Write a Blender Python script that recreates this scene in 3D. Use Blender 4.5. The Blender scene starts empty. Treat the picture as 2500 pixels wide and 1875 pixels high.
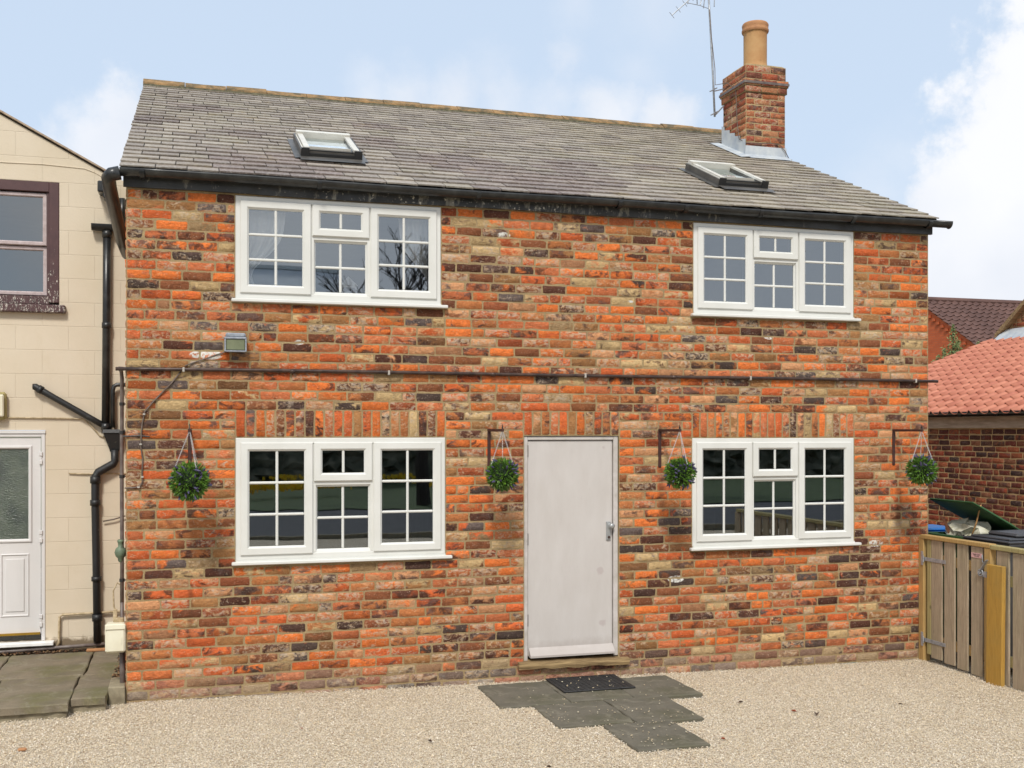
import bpy, math, random
import numpy as np
from math import sin, cos, tan, pi, radians, atan2, hypot, sqrt
from mathutils import Vector
rng = np.random.default_rng(7); random.seed(7)
S = bpy.context.scene; COL = S.collection

# ------------------------------------------------------------ camera, sky, sun, exposure
YAW = radians(16.4)
cam = bpy.data.cameras.new("camera"); cam_o = bpy.data.objects.new("camera", cam); COL.objects.link(cam_o)
cam.sensor_width = 36; cam.lens = 36*2650/2500; cam.shift_y = 0.0458; cam.clip_end = 3000; cam.clip_start = .05
cam_o.location = (0.4864, -8.7897, 2.0721); cam_o.rotation_euler = (pi/2, 0, -YAW)
S.camera = cam_o
S.view_settings.view_transform = 'Standard'; S.view_settings.look = 'None'
S.view_settings.exposure = 0.42; S.view_settings.gamma = 1
try: S.view_settings.use_curve_mapping = False
except Exception: pass
SUN_EL, SUN_AZ = radians(48), radians(200)      # azimuth clockwise from +Y: behind the viewer, a little to the left
sd = bpy.data.lights.new("sun", 'SUN'); sd.energy = 2.35; sd.angle = radians(10); sd.color = (1, .955, .88)
so = bpy.data.objects.new("sun", sd); COL.objects.link(so)
sv = Vector((sin(SUN_AZ)*cos(SUN_EL), cos(SUN_AZ)*cos(SUN_EL), sin(SUN_EL)))
so.rotation_euler = sv.to_track_quat('Z', 'Y').to_euler()

W = bpy.data.worlds.new("World"); S.world = W; W.use_nodes = True
nt = W.node_tree; N = nt.nodes; L = nt.links; N.clear()
def wn(t, **k):
    n = N.new(t)
    for a, b in k.items(): setattr(n, a, b)
    return n
def wmath(op, a, b=None, clamp=False):
    n = wn('ShaderNodeMath', operation=op); n.use_clamp = clamp
    for i, v in enumerate((a, b)):
        if v is None: continue
        if isinstance(v, (int, float)): n.inputs[i].default_value = v
        else: L.new(v, n.inputs[i])
    return n.outputs[0]
out = wn('ShaderNodeOutputWorld'); tc = wn('ShaderNodeTexCoord')
sky = wn('ShaderNodeTexSky', sky_type='NISHITA'); sky.sun_disc = False
sky.sun_elevation = SUN_EL; sky.sun_rotation = SUN_AZ; sky.air_density = 1.0; sky.dust_density = 1.2; sky.ozone_density = 1.0
bg_s = wn('ShaderNodeBackground'); bg_s.inputs[1].default_value = .105; L.new(sky.outputs[0], bg_s.inputs[0])
bg_v = wn('ShaderNodeBackground'); bg_v.inputs[0].default_value = (.62, .74, .90, 1); bg_v.inputs[1].default_value = .80   # thin high veil of cloud
veil = wn('ShaderNodeMixShader'); veil.inputs[0].default_value = .86; L.new(bg_s.outputs[0], veil.inputs[1]); L.new(bg_v.outputs[0], veil.inputs[2])
def wnoise(scale, detail=6, rough=.55):
    n = wn('ShaderNodeTexNoise'); n.inputs['Scale'].default_value = scale; n.inputs['Detail'].default_value = detail
    n.inputs['Roughness'].default_value = rough; L.new(tc.outputs['Generated'], n.inputs['Vector']); return n.outputs['Fac']
n1 = wnoise(9, 8, .6); n2 = wnoise(26, 8, .62)
nn = wmath('ADD', wmath('MULTIPLY', wmath('SUBTRACT', n1, .5), .26), wmath('MULTIPLY', wmath('SUBTRACT', n2, .5), .16))
# clouds: direction (lateral, up; per unit of depth in front of the viewer), angular radius, softness, density
clouds = [(.535,.13,.165,.022,1.0),(.50,.26,.085,.018,1),(.525,.345,.07,.018,1),(.43,.06,.09,.04,.9),(.45,.19,.06,.02,1),(.56,.25,.12,.02,1),(.37,.02,.07,.04,.8),
          (-.378,.262,.034,.018,.9),(-.355,.295,.020,.014,.9),(-.385,.225,.04,.02,.9),(-.425,.268,.013,.014,.75),(-.415,.245,.02,.02,.7),
          (-.095,.303,.020,.030,.85),(-.13,.308,.012,.03,.6),(-.055,.300,.022,.03,.8),(-.01,.297,.020,.03,.7),(.03,.292,.018,.03,.6),(.085,.288,.020,.022,.85),(.105,.300,.010,.018,.7),(.14,.288,.016,.016,.9),(.155,.290,.010,.014,.8),
          (-.02,.325,.010,.03,.4),(.115,.335,.012,.03,.3),(.13,.39,.02,.05,.35),(.05,.342,.008,.015,.5),(.36,.245,.010,.04,.4),(.34,.22,.02,.04,.4),(.06,.395,.01,.03,.35)]
Fd = Vector((sin(YAW), cos(YAW), 0)); Rd = Vector((cos(YAW), -sin(YAW), 0)); Ud = Vector((0,0,1))
mask = None
for lx, up, r, soft, dens in clouds:
    c = (Fd + Rd*lx + Ud*up).normalized()
    d = wn('ShaderNodeVectorMath', operation='DISTANCE'); L.new(tc.outputs['Generated'], d.inputs[0]); d.inputs[1].default_value = c
    mr = wn('ShaderNodeMapRange', interpolation_type='SMOOTHSTEP'); mr.inputs['From Min'].default_value = r+soft; mr.inputs['From Max'].default_value = r-soft
    mr.inputs['To Max'].default_value = dens
    L.new(wmath('ADD', d.outputs['Value'], wmath('MULTIPLY', nn, .62 if r > .045 else .30)), mr.inputs['Value'])
    mask = mr.outputs[0] if mask is None else wmath('MAXIMUM', mask, mr.outputs[0])
# broken cloud over the half of the sky behind the viewer and overhead
dp = wn('ShaderNodeVectorMath', operation='DOT_PRODUCT'); L.new(tc.outputs['Generated'], dp.inputs[0]); dp.inputs[1].default_value = (-Fd*.86+Ud*.5)
mb = wn('ShaderNodeMapRange', interpolation_type='SMOOTHSTEP'); mb.inputs['From Min'].default_value = .15; mb.inputs['From Max'].default_value = .5; L.new(dp.outputs['Value'], mb.inputs['Value'])
n3 = wn('ShaderNodeMapRange', interpolation_type='SMOOTHSTEP'); n3.inputs['From Min'].default_value = .36; n3.inputs['From Max'].default_value = .56
L.new(wnoise(2.6, 6, .55), n3.inputs['Value'])
mask = wmath('MAXIMUM', mask, wmath('MULTIPLY', mb.outputs[0], n3.outputs[0]), True)
bg_c = wn('ShaderNodeBackground'); bg_c.inputs[1].default_value = 1.0
cr = wn('ShaderNodeMapRange'); cr.inputs['From Min'].default_value = .35; cr.inputs['From Max'].default_value = .65; L.new(wnoise(5, 5, .5), cr.inputs['Value'])
cm = wn('ShaderNodeMix', data_type='RGBA'); cm.inputs['A'].default_value = (.60,.635,.70,1); cm.inputs['B'].default_value = (.735,.745,.775,1)
L.new(cr.outputs[0], cm.inputs['Factor']); L.new(cm.outputs['Result'], bg_c.inputs[0])
mix = wn('ShaderNodeMixShader'); L.new(mask, mix.inputs[0]); L.new(veil.outputs[0], mix.inputs[1]); L.new(bg_c.outputs[0], mix.inputs[2])
L.new(mix.outputs[0], out.inputs[0])

# ------------------------------------------------------------ materials
def lin(c): return tuple((x/255/12.92) if x/255 <= .04045 else ((x/255+.055)/1.055)**2.4 for x in c)
def rgb(r, g, b, k=1.): return tuple(x*k for x in lin((r, g, b)))
class NT:
    def __init__(s, name):
        s.m = bpy.data.materials.new(name); s.m.use_nodes = True; s.t = s.m.node_tree; s.b = s.t.nodes['Principled BSDF']
        s.tc = s.t.nodes.new('ShaderNodeTexCoord').outputs['Object']
    def new(s, t, **k):
        n = s.t.nodes.new(t)
        for a, b in k.items(): setattr(n, a, b)
        return n
    def put(s, sock, v):
        if isinstance(v, (int, float)): sock.default_value = v
        elif isinstance(v, (tuple, list)): sock.default_value = tuple(v)+((1,) if len(v) == 3 and len(sock.default_value) == 4 else ())
        else: s.t.links.new(v, sock)
    def noise(s, scale, detail=4, rough=.55, vec=None, dist=0):
        n = s.new('ShaderNodeTexNoise'); s.put(n.inputs['Scale'], scale); s.put(n.inputs['Detail'], detail); s.put(n.inputs['Roughness'], rough)
        s.put(n.inputs['Distortion'], dist); s.put(n.inputs['Vector'], vec or s.tc); return n.outputs['Fac']
    def map(s, v, a, b, c=0., d=1.):
        n = s.new('ShaderNodeMapRange'); s.put(n.inputs[0], v)
        for i, x in enumerate((a, b, c, d)): s.put(n.inputs[i+1], x)
        return n.outputs[0]
    def mix(s, f, a, b, mode='MIX'):
        n = s.new('ShaderNodeMix', data_type='RGBA', blend_type=mode); s.put(n.inputs['Factor'], f); s.put(n.inputs['A'], a); s.put(n.inputs['B'], b); return n.outputs['Result']
    def math(s, op, a, b=0.):
        n = s.new('ShaderNodeMath', operation=op); s.put(n.inputs[0], a); s.put(n.inputs[1], b); return n.outputs[0]
    def vscale(s, x, y, z, vec=None):
        n = s.new('ShaderNodeMapping'); n.inputs['Scale'].default_value = (x, y, z); s.put(n.inputs['Vector'], vec or s.tc); return n.outputs[0]
    def attr(s, name): return s.new('ShaderNodeAttribute', attribute_name=name).outputs['Color']
    def bump(s, h, strength=.5, dist=.01):
        n = s.new('ShaderNodeBump'); s.put(n.inputs['Strength'], strength); s.put(n.inputs['Distance'], dist); s.put(n.inputs['Height'], h)
        s.t.links.new(n.outputs[0], s.b.inputs['Normal'])
    def done(s, col, rough=.8, metal=0., spec=None):
        s.put(s.b.inputs['Base Color'], col); s.put(s.b.inputs['Roughness'], rough); s.put(s.b.inputs['Metallic'], metal)
        if spec is not None: s.put(s.b.inputs['Specular IOR Level'], spec)
        return s.m
def simple(name, c1, c2=None, scale=8, rough=.6, metal=0., bump=.15, bscale=60, lo=.35, hi=.65, stretch=(1,1,1), bd=.003):
    n = NT(name); v = n.vscale(*stretch)
    f = n.map(n.noise(scale, 6, .6, v), lo, hi)
    c = n.mix(f, c1, c2 if c2 else tuple(x*.82 for x in c1))
    if bump: n.bump(n.noise(bscale, 4, .6, v), bump, bd)
    return n.done(c, rough, metal)
M = {}
# brick: c1/c2 = the brick's own two colours, seed = where in the noise field it sits
def brick_mat(name, flecks=.5, vary=1.):
    n = NT(name); seed = n.attr('seed')
    v = n.new('ShaderNodeVectorMath', operation='MULTIPLY_ADD'); n.put(v.inputs[0], seed); v.inputs[1].default_value = (37, 41, 29); n.put(v.inputs[2], n.vscale(1, 1, 1.5)); v = v.outputs[0]
    sep = n.new('ShaderNodeSeparateColor'); n.put(sep.inputs[0], seed); sr, sg, sb_ = sep.outputs[0], sep.outputs[1], sep.outputs[2]
    def step(x, th, w):
        m = n.new('ShaderNodeMapRange', interpolation_type='SMOOTHSTEP'); n.put(m.inputs[0], n.math('SUBTRACT', x, th)); m.inputs[1].default_value = -w; m.inputs[2].default_value = w; return m.outputs[0]
    c = n.mix(step(n.noise(8.5, 6, .60, v, .5), n.map(sr, 0, 1, .38, .66), .07), n.attr('c1'), n.attr('c2'))
    c = n.mix(1., c, n.mix(n.map(n.noise(21, 6, .7, v, .8), .3, .7), (.70,.66,.64), (1.16,1.14,1.12)), 'MULTIPLY')
    c = n.mix(n.math('MULTIPLY', step(n.noise(17, 9, .76, v, .8), n.map(sg, 0, 1, .48, .72), .06), flecks), c, n.mix(n.map(n.noise(30, 3, .5, v), .4, .6), rgb(206,172,132), rgb(196,180,160)))     # lime wash, buff patches
    c = n.mix(n.math('MULTIPLY', step(n.noise(9.5, 7, .66, v, .6), n.map(sb_, 0, 1, .50, .80), .07), .85*vary), c, n.mix(n.map(n.noise(12, 3, .5, v), .4, .6), rgb(66,46,40), rgb(104,84,78)))  # fire marks
    c = n.mix(n.map(n.noise(58, 6, .75, v), .42, .72, 0, .5*vary), c, n.mix(1., c, (.50,.42,.38), 'MULTIPLY'))
    c = n.mix(n.map(n.noise(70, 4, .7, v), .60, .70, 0, .5), c, rgb(226,206,178)); c = n.mix(step(n.noise(6.5, 9, .74), .725, .012), c, rgb(222,218,210))
    if flecks > .5:
        xyz = n.new('ShaderNodeSeparateXYZ'); n.put(xyz.inputs[0], n.tc)
        for sx, z0, z1, w_ in ((3.27,.95,1.76,.05),(.84,1.15,1.76,.045),(-.71,1.25,1.78,.045),(-3.13,1.1,1.78,.06),(-3.13,.35,.9,.03)):    # rust runs below the brackets
            f_ = n.math('MULTIPLY', n.map(n.math('ABSOLUTE', n.math('SUBTRACT', n.math('ADD', xyz.outputs[0], n.math('MULTIPLY', n.noise(9, 5, .7), .05)), sx+.025)), w_*.3, w_, 1, 0), n.math('MULTIPLY', n.map(xyz.outputs[2], z0, z0+.3, 0, 1), n.map(xyz.outputs[2], z1-.02, z1, 1, 0)))
            c = n.mix(n.math('MULTIPLY', f_, .55), c, rgb(92,60,42))
        pn = n.noise(34, 8, .75)
        for sx, z, r_ in ((-2.98,2.665,.085),(-3.07,2.665,.06),(-2.30,2.78,.04),(.98,.765,.07),(3.02,1.02,.07),(-.6,3.72,.05),(1.9,2.92,.04),(.55,3.2,.02)):   # old white paint
            d_ = n.new('ShaderNodeVectorMath', operation='DISTANCE'); n.put(d_.inputs[0], n.vscale(1, 0, 2.4)); d_.inputs[1].default_value = (sx, 0, z*2.4)
            c = n.mix(n.math('MULTIPLY', n.map(d_.outputs['Value'], r_, r_+.012, 1, 0), n.map(pn, .44, .50, 0, 1)), c, rgb(222,220,212))
    n.bump(n.math('ADD', n.noise(80, 6, .75, v), n.math('MULTIPLY', n.noise(24, 6, .65, v, 1.), 2.2)), .9, .009)
    return n.done(c, .92, 0, .2)
M['brick'] = brick_mat('brick', .75); M['brick_far'] = brick_mat('old brick', .12, .8)
def mortar(name, a, b):
    n = NT(name); c = n.mix(n.map(n.noise(6, 5, .6), .3, .7), a, b)
    c = n.mix(n.map(n.noise(190, 3, .6), .5, .75, 0, .55), c, rgb(226,214,186))
    c = n.mix(n.map(n.noise(120, 3, .6), .56, .8, 0, .5), c, rgb(96,80,60))
    n.bump(n.noise(150, 4, .7), .6, .004); return n.done(c, .95, 0, .1)
M['mortar'] = mortar('mortar', rgb(160,138,100), rgb(130,110,78))
M['mortar_far'] = mortar('old mortar', rgb(186,156,112), rgb(156,128,92))
M['pvc'] = simple('white plastic', rgb(215,215,210), rgb(208,208,202), 3, .32, bump=.04, bscale=20)
M['reveal'] = simple('painted reveal', rgb(205,196,170), rgb(180,170,145), 12, .7)
def glass(name, refl=.12, tint=(.78,.82,.84), gt=(.86,.94,1,1)):
    n = NT(name); t = n.t; t.nodes.remove(n.b)
    tr = n.new('ShaderNodeBsdfTransparent'); tr.inputs[0].default_value = (*tint, 1)
    gl = n.new('ShaderNodeBsdfGlossy'); gl.inputs['Roughness'].default_value = .012; gl.inputs[0].default_value = gt
    bp = n.new('ShaderNodeBump'); bp.inputs['Strength'].default_value = .025; bp.inputs['Distance'].default_value = .02; n.put(bp.inputs['Height'], n.noise(2.2, 1)); t.links.new(bp.outputs[0], gl.inputs['Normal'])
    fr = n.new('ShaderNodeFresnel'); fr.inputs[0].default_value = 1.5
    f = n.math('ADD', fr.outputs[0], refl); mx = n.new('ShaderNodeMixShader'); n.put(mx.inputs[0], f)
    t.links.new(tr.outputs[0], mx.inputs[1]); t.links.new(gl.outputs[0], mx.inputs[2])
    t.links.new(mx.outputs[0], [x for x in t.nodes if x.type == 'OUTPUT_MATERIAL'][0].inputs[0]); return n.m
M['glass'] = glass('window glass', .23, (.92,.94,.94))
M['spacer'] = simple('dark gasket', (.02,.02,.02), rough=.6)
M['room'] = simple('plaster', rgb(150,146,140), rgb(135,131,126), 2, .9)
M['carpet'] = simple('carpet', rgb(70,62,56), rough=1)
def slate_mat():
    n = NT('roof slate'); v = n.new('ShaderNodeVectorMath', operation='MULTIPLY_ADD'); n.put(v.inputs[0], n.attr('seed')); v.inputs[1].default_value = (31,17,23); n.put(v.inputs[2], n.tc); v = v.outputs[0]
    c = n.attr('c1')
    c = n.mix(n.map(n.noise(14, 6, .65, v, .5), .42, .68, 0, .55), c, n.attr('c2'))
    c = n.mix(n.map(n.noise(26, 7, .72, v), .46, .70, 0, .5), c, rgb(96,88,84)); c = n.mix(n.map(n.noise(48, 6, .72, v), .50, .68, 0, .6), c, rgb(206,200,188))
    c = n.mix(n.map(n.noise(3.1, 8, .78), .57, .70, 0, .5), c, rgb(162,144,98)); c = n.mix(n.map(n.noise(1.4, 8, .7), .35, .7, 0, .35), c, n.mix(1., c, (.72,.66,.66), 'MULTIPLY'))       # lichen
    c = n.mix(n.map(n.noise(34, 4, .6), .70, .76, 0, .9), c, rgb(88,72,34))            # moss tufts
    n.bump(n.noise(40, 5, .6, n.vscale(.5,1.5,1,v)), .5, .004); return n.done(c, .62, 0, .4)
M['slate'] = slate_mat()
def black_paint():
    n = NT('weathered black paint'); v = n.vscale(1,1,.45)
    c = n.mix(n.map(n.noise(5, 5), .3, .7), (.018,.019,.02), (.045,.046,.045))
    xs_ = n.new('ShaderNodeSeparateXYZ'); n.put(xs_.inputs[0], n.tc); band = n.map(n.math('ABSOLUTE', n.math('ADD', xs_.outputs[0], .9)), .6, 3.0, .07, -.02)
    c = n.mix(n.map(n.math('ADD', n.noise(13, 7, .72, n.vscale(1,1,.35)), band), .60, .68, 0, .6), c, rgb(150,146,132))
    c = n.mix(n.map(n.math('ADD', n.noise(30, 5, .7), band), .665, .69, 0, 1), c, rgb(205,200,185))
    n.bump(n.noise(30, 5), .3, .004); return n.done(c, n.map(n.noise(9), .3, .7, .35, .65))
M['fascia'] = black_paint()
M['blackpipe'] = simple('black gutter', (.014,.015,.016), (.05,.052,.05), 7, .33, lo=.45, hi=.75, bump=.1)
M['lichenpipe'] = simple('weathered black pipe', (.012,.013,.014), (.10,.105,.085), 22, .5, lo=.62, hi=.72, bump=.5, bscale=40)
M['ridge'] = (lambda n: (n.bump(n.noise(45, 5, .7), .7, .01), n.done(n.mix(n.map(n.noise(6,6,.7), .4, .62), n.mix(n.map(n.noise(17,6,.7),.4,.6), rgb(164,130,88), rgb(138,108,70)), rgb(92,82,60)), .95)))(NT('ridge tile'))[1]
M['bed'] = simple('ridge bedding mortar', rgb(100,94,70), rgb(52,50,36), 20, .95, bump=.7, bscale=40)
M['lead'] = simple('lead flashing', rgb(168,176,184), rgb(196,200,200), 7, .5, .1, bump=.3, bscale=14)
M['terracotta'] = (lambda n: (n.bump(n.noise(30,4), .2, .004), n.done(n.mix(n.map(n.noise(7,5,.6), .60, .72, 0, .8), n.mix(n.map(n.noise(4,5,.6),.35,.65), rgb(186,148,100), rgb(170,126,80)), rgb(104,86,62)), .8)))(NT('buff clay pot'))[1]
M['clayrim'] = simple('orange clay rim', rgb(176,128,86), rgb(156,110,74), 12, .8)
M['darkmetal'] = simple('dark grey aluminium', rgb(84,82,78), rgb(112,108,102), 4, .42, .5, bump=.05)
M['lightmetal'] = simple('pale aluminium', rgb(222,218,206), rgb(200,196,186), 5, .45, .15, bump=.05)
M['blackmetal'] = simple('black plastic trim', (.02,.02,.02), rough=.5)
M['sky_sheet'] = simple('white sheet for sky in roof glass', rgb(250,250,250), rough=.7)  # bright sky look of the roof window glass, put into the colour
M['galv'] = simple('galvanised steel', rgb(176,180,184), rgb(140,144,150), 30, .45, .35, bump=.1)
M['rust'] = simple('rusty brown bracket', rgb(72,36,28), rgb(48,26,22), 20, .7, bump=.3)
def door_mat():
    n = NT('pale grey door paint'); c = n.mix(n.map(n.noise(3, 6, .6, n.vscale(2.,1,.7)), .3, .7), rgb(187,181,176), rgb(196,191,187)); z = n.new('ShaderNodeSeparateXYZ'); n.put(z.inputs[0], n.tc)
    wob = n.math('MULTIPLY', n.noise(14, 4, .6), .05)
    for x, y, r in ((.282,.86,.05),(.30,.405,.05),(.31,1.93,.03)):      # rubbed patches
        d = n.new('ShaderNodeVectorMath', operation='DISTANCE'); n.put(d.inputs[0], n.vscale(1, 0, 1)); d.inputs[1].default_value = (x, 0, y); c = n.mix(n.map(n.math('ADD', d.outputs['Value'], wob), r, r+.012, .55, 0), c, rgb(170,156,154))
    c = n.mix(n.map(n.math('ADD', z.outputs[2], n.math('MULTIPLY', n.noise(6, 6, .7), .25)), .33, .42, .4, 0), c, rgb(150,138,130))
    c = n.mix(n.map(n.noise(90, 3, .6, n.vscale(1,1,.15)), .6, .8, 0, .15), c, rgb(150,140,136)); n.bump(n.noise(60, 4, .6, n.vscale(1,1,.15)), .15, .003); return n.done(c, .5)
M['doorpaint'] = door_mat()
M['framepaint'] = simple('worn grey frame paint', rgb(198,192,188), rgb(176,170,162), 9, .55, bump=.3, bscale=20)
M['oldwood'] = simple('weathered oak', rgb(168,142,100), rgb(112,90,60), 5, .85, bump=.6, bscale=10, stretch=(.7,4,10), bd=.01)
M['handle'] = simple('satin grey handle', rgb(176,178,178), rough=.35, metal=.5, bump=0)
M['hinge'] = simple('brown hinge', rgb(70,52,46), rough=.6)
M['pipegrey'] = simple('grey painted pipe', rgb(118,108,102), rgb(86,74,70), 12, .45, bump=.1)
M['copper'] = simple('tarnished brown pipe', rgb(84,66,58), rgb(52,42,40), 16, .38, .3, bump=.1)
M['clip'] = simple('white clip', rgb(180,174,164), rough=.5, bump=0)
M['cable'] = simple('grey cable', rgb(112,98,88), rgb(86,72,62), 20, .6, bump=0)
M['creamcable'] = simple('cream painted cable', rgb(196,178,146), rgb(150,132,100), 25, .7, bump=0)
M['meter'] = simple('ivory meter box plastic', rgb(226,222,200), rgb(214,208,184), 5, .45, bump=.05)
M['lens'] = simple('dusty green glass lens', rgb(120,126,98), rgb(104,110,84), 12, .4, bump=.1)
M['alloy'] = simple('pitted alloy casting', rgb(158,164,172), rgb(128,134,144), 40, .6, .2, bump=.4)
def render_mat():
    n = NT('cream painted blockwork'); g = .215; w = .44
    mp = n.new('ShaderNodeMapping'); mp.inputs['Rotation'].default_value = (pi/2, 0, 0); n.put(mp.inputs['Vector'], n.tc)
    br = n.new('ShaderNodeTexBrick'); n.put(br.inputs['Vector'], mp.outputs[0]); br.inputs['Scale'].default_value = 1; br.inputs['Brick Width'].default_value = w
    br.inputs['Row Height'].default_value = g; br.inputs['Mortar Size'].default_value = .004; br.inputs['Mortar Smooth'].default_value = .6
    line = br.outputs['Fac']
    c = n.mix(n.map(n.noise(1.6, 5, .6), .3, .7), rgb(212,200,180), rgb(203,190,167))
    c = n.mix(n.math('MULTIPLY', line, .07), c, rgb(186,168,134))
    c = n.mix(n.map(n.noise(2.6, 7, .7, n.vscale(1,1,.5)), .60, .74, 0, .28), c, rgb(186,170,136))
    z = n.new('ShaderNodeSeparateXYZ'); n.put(z.inputs[0], n.tc)
    damp = n.math('ADD', z.outputs[2], n.math('MULTIPLY', n.noise(8, 5, .7), .22))
    c = n.mix(n.map(damp, .30, .335, .9, 0), c, rgb(112,96,74))       # bare, unpainted plinth above the patio
    n.bump(n.math('ADD', n.math('MULTIPLY', line, -1.2), n.math('MULTIPLY', n.noise(45, 5, .7), .5)), .5, .006)
    return n.done(c, .85, 0, .25)
M['render'] = render_mat()
def peeling():
    n = NT('peeling plum paint'); c = n.mix(n.map(n.noise(9), .3, .7), rgb(72,48,50), rgb(84,58,58))
    z = n.new('ShaderNodeSeparateXYZ'); n.put(z.inputs[0], n.tc)
    th = n.map(z.outputs[2], 3.2, 4.3, .0, .22)
    pe = n.math('SUBTRACT', n.noise(28, 7, .75, n.vscale(2,1,.6)), th)
    c = n.mix(n.map(pe, .53, .55, 0, 1), c, n.mix(n.map(n.noise(80), .4, .6), rgb(205,196,186), rgb(40,34,32)))
    n.bump(pe, .5, .004); return n.done(c, .6)
M['plum'] = peeling()
M['sash'] = simple('faded mauve sash paint', rgb(186,172,172), rgb(168,152,150), 20, .6, bump=.3, bscale=30)
M['oldglass'] = glass('old window glass', .20, (.6,.62,.62), (.95,.97,.96,1))
M['whitedoor'] = simple('white grained door', rgb(214,212,210), rgb(206,204,202), 4, .4, bump=.12, bscale=18, stretch=(1,1,.3))
M['brass'] = simple('brass weather strip', rgb(190,150,60), rough=.35, metal=.7, bump=0)
M['obscure'] = (lambda n: (n.bump(n.noise(40, 3, .5, n.vscale(1,1,3)), .9, .01), n.done(n.mix(n.map(n.noise(5),.3,.7), rgb(52,64,56), rgb(84,94,80)), .12, 0, .6)))(NT('obscured door glass'))[1]
def flag_mat(name, a, b, moss=.35):
    n = NT(name); c = n.mix(n.map(n.noise(3, 7, .65), .3, .7), a, b)
    c = n.mix(n.map(n.noise(2.1, 6, .6), .48, .66, 0, moss), c, rgb(112,112,52))
    c = n.mix(n.map(n.noise(70, 4, .7), .45, .8, 0, .4), c, rgb(60,54,46))
    c = n.mix(n.map(n.noise(5, 8, .75, None, 1), .52, .66, 0, .5), c, rgb(150,143,126)); c = n.mix(n.map(n.noise(1.7, 5, .7), .5, .66, 0, .2), c, rgb(66,64,54))
    n.bump(n.noise(60, 6, .7), .5, .005); return n.done(c, .85)
M['flag'] = flag_mat('paving flag', rgb(108,103,90), rgb(84,81,70), .15); M['flagmoss'] = flag_mat('mossy flag', rgb(132,120,100), rgb(98,90,74), .5)
M['concrete'] = simple('rough concrete', rgb(150,140,116), rgb(116,106,86), 12, .95, bump=.7, bscale=40)
M['rubber'] = simple('black ribbed rubber', (.012,.012,.013), (.03,.03,.03), 40, .6, bump=.4, bscale=90)
def gravel_mat():
    n = NT('gravel bed'); vo = n.new('ShaderNodeTexVoronoi'); vo.inputs['Scale'].default_value = 110; n.put(vo.inputs['Vector'], n.tc)
    sp = n.new('ShaderNodeSeparateColor'); n.put(sp.inputs[0], vo.outputs['Color'])
    c = n.mix(sp.outputs[0], rgb(212,198,176), rgb(192,178,156))
    c = n.mix(n.map(sp.outputs[1], .72, .8), c, rgb(226,216,198)); c = n.mix(n.map(sp.outputs[2], .82, .9), c, rgb(148,124,96))
    c = n.mix(n.map(vo.outputs['Distance'], .5, .8, 0, .6), c, rgb(120,98,70))
    c = n.mix(n.map(n.noise(.8, 4), .4, .7, 0, .25), c, rgb(172,152,122))
    n.bump(n.math('MULTIPLY', vo.outputs['Distance'], -1), .8, .008); return n.done(c, .9, 0, .2)
M['gravel'] = gravel_mat()
M['stone'] = (lambda n: n.done(n.attr('c1'), .85, 0, .25))(NT('pebble'))
M['earth'] = simple('field', rgb(84,92,48), rgb(70,76,42), .5, .95)
M['grass'] = simple('mown grass', rgb(66,84,40), rgb(52,66,32), 1.2, .9, bump=.6, bscale=60)
M['asphalt'] = simple('asphalt', (.062,.062,.066), (.045,.045,.05), 2, .85, bump=.5, bscale=150)
M['wooddark'] = simple('dark hedge foliage', (.02,.03,.014), (.20,.18,.12), 2.2, .9)
M['bark'] = simple('bark', rgb(62,52,44), rgb(44,38,32), 14, .95, bump=.6, bscale=20)
M['yellow'] = simple('daffodil petals', rgb(235,190,20), rough=.7, bump=0)
M['leafA'] = simple('topiary leaf', (.032,.095,.010), (.125,.25,.02), 30, .5, bump=0)
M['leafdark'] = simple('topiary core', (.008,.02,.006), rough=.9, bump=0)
M['lav'] = simple('lavender blossom', rgb(84,78,112), rgb(60,56,84), 30, .7, bump=0)
M['chain'] = simple('white chain', rgb(200,200,200), rough=.4, metal=.3, bump=0)
def wood(name, a, b):
    n = NT(name); v = n.vscale(3, 6, .35); c = n.mix(n.map(n.noise(7, 6, .65, v, 1.5), .3, .7), a, b)
    c = n.mix(n.map(n.noise(22, 6, .75, v, .5), .5, .7, 0, .55), c, tuple(x*.5 for x in b)); c = n.mix(n.map(n.noise(2.2, 4, .6), .45, .7, 0, .3), c, rgb(120,122,84))
    vo = n.new('ShaderNodeTexVoronoi'); vo.inputs['Scale'].default_value = 3.2; n.put(vo.inputs['Vector'], n.vscale(1.6, 1.6, .9)); c = n.mix(n.map(vo.outputs['Distance'], .045, .09, .8, 0), c, tuple(x*.3 for x in b))
    n.bump(n.noise(30, 5, .6, v), .45, .004); return n.done(c, .85)
M['greyboard'] = wood('weathered grey board', rgb(182,164,138), rgb(138,122,102)); M['ochre'] = wood('treated yellow timber', rgb(188,154,96), rgb(160,128,76)); M['ochre2'] = wood('fresh yellow timber', rgb(184,144,64), rgb(164,124,50))
M['oldrail'] = wood('greenish rail', rgb(178,164,112), rgb(140,128,84))
M['bingreen'] = simple('dark green bin plastic', (.022,.075,.018), (.03,.09,.026), 4, .75, bump=.05); M['binblack'] = simple('charcoal bin plastic', (.035,.035,.038), (.055,.055,.058), 4, .42, bump=.05)
M['binblue'] = simple('blue bin plastic', (.01,.13,.42), rough=.4, bump=.05); M['bag'] = simple('crumpled white plastic bag', rgb(208,206,190), rgb(180,176,150), 14, .5, bump=.8, bscale=16, bd=.02)
M['cane'] = simple('bamboo cane', rgb(196,150,90), rgb(150,108,60), 20, .6, bump=.2); M['barkwood'] = simple('split firewood', rgb(124,78,52), rgb(86,52,36), 20, .8)
M['pantile'] = simple('orange clay pantile', rgb(196,128,102), rgb(172,102,80), 3.3, .65, bump=.2, bscale=30)
M['browntile'] = simple('brown concrete tile', rgb(104,76,68), rgb(84,60,54), 1.2, .8, bump=.2)
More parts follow.
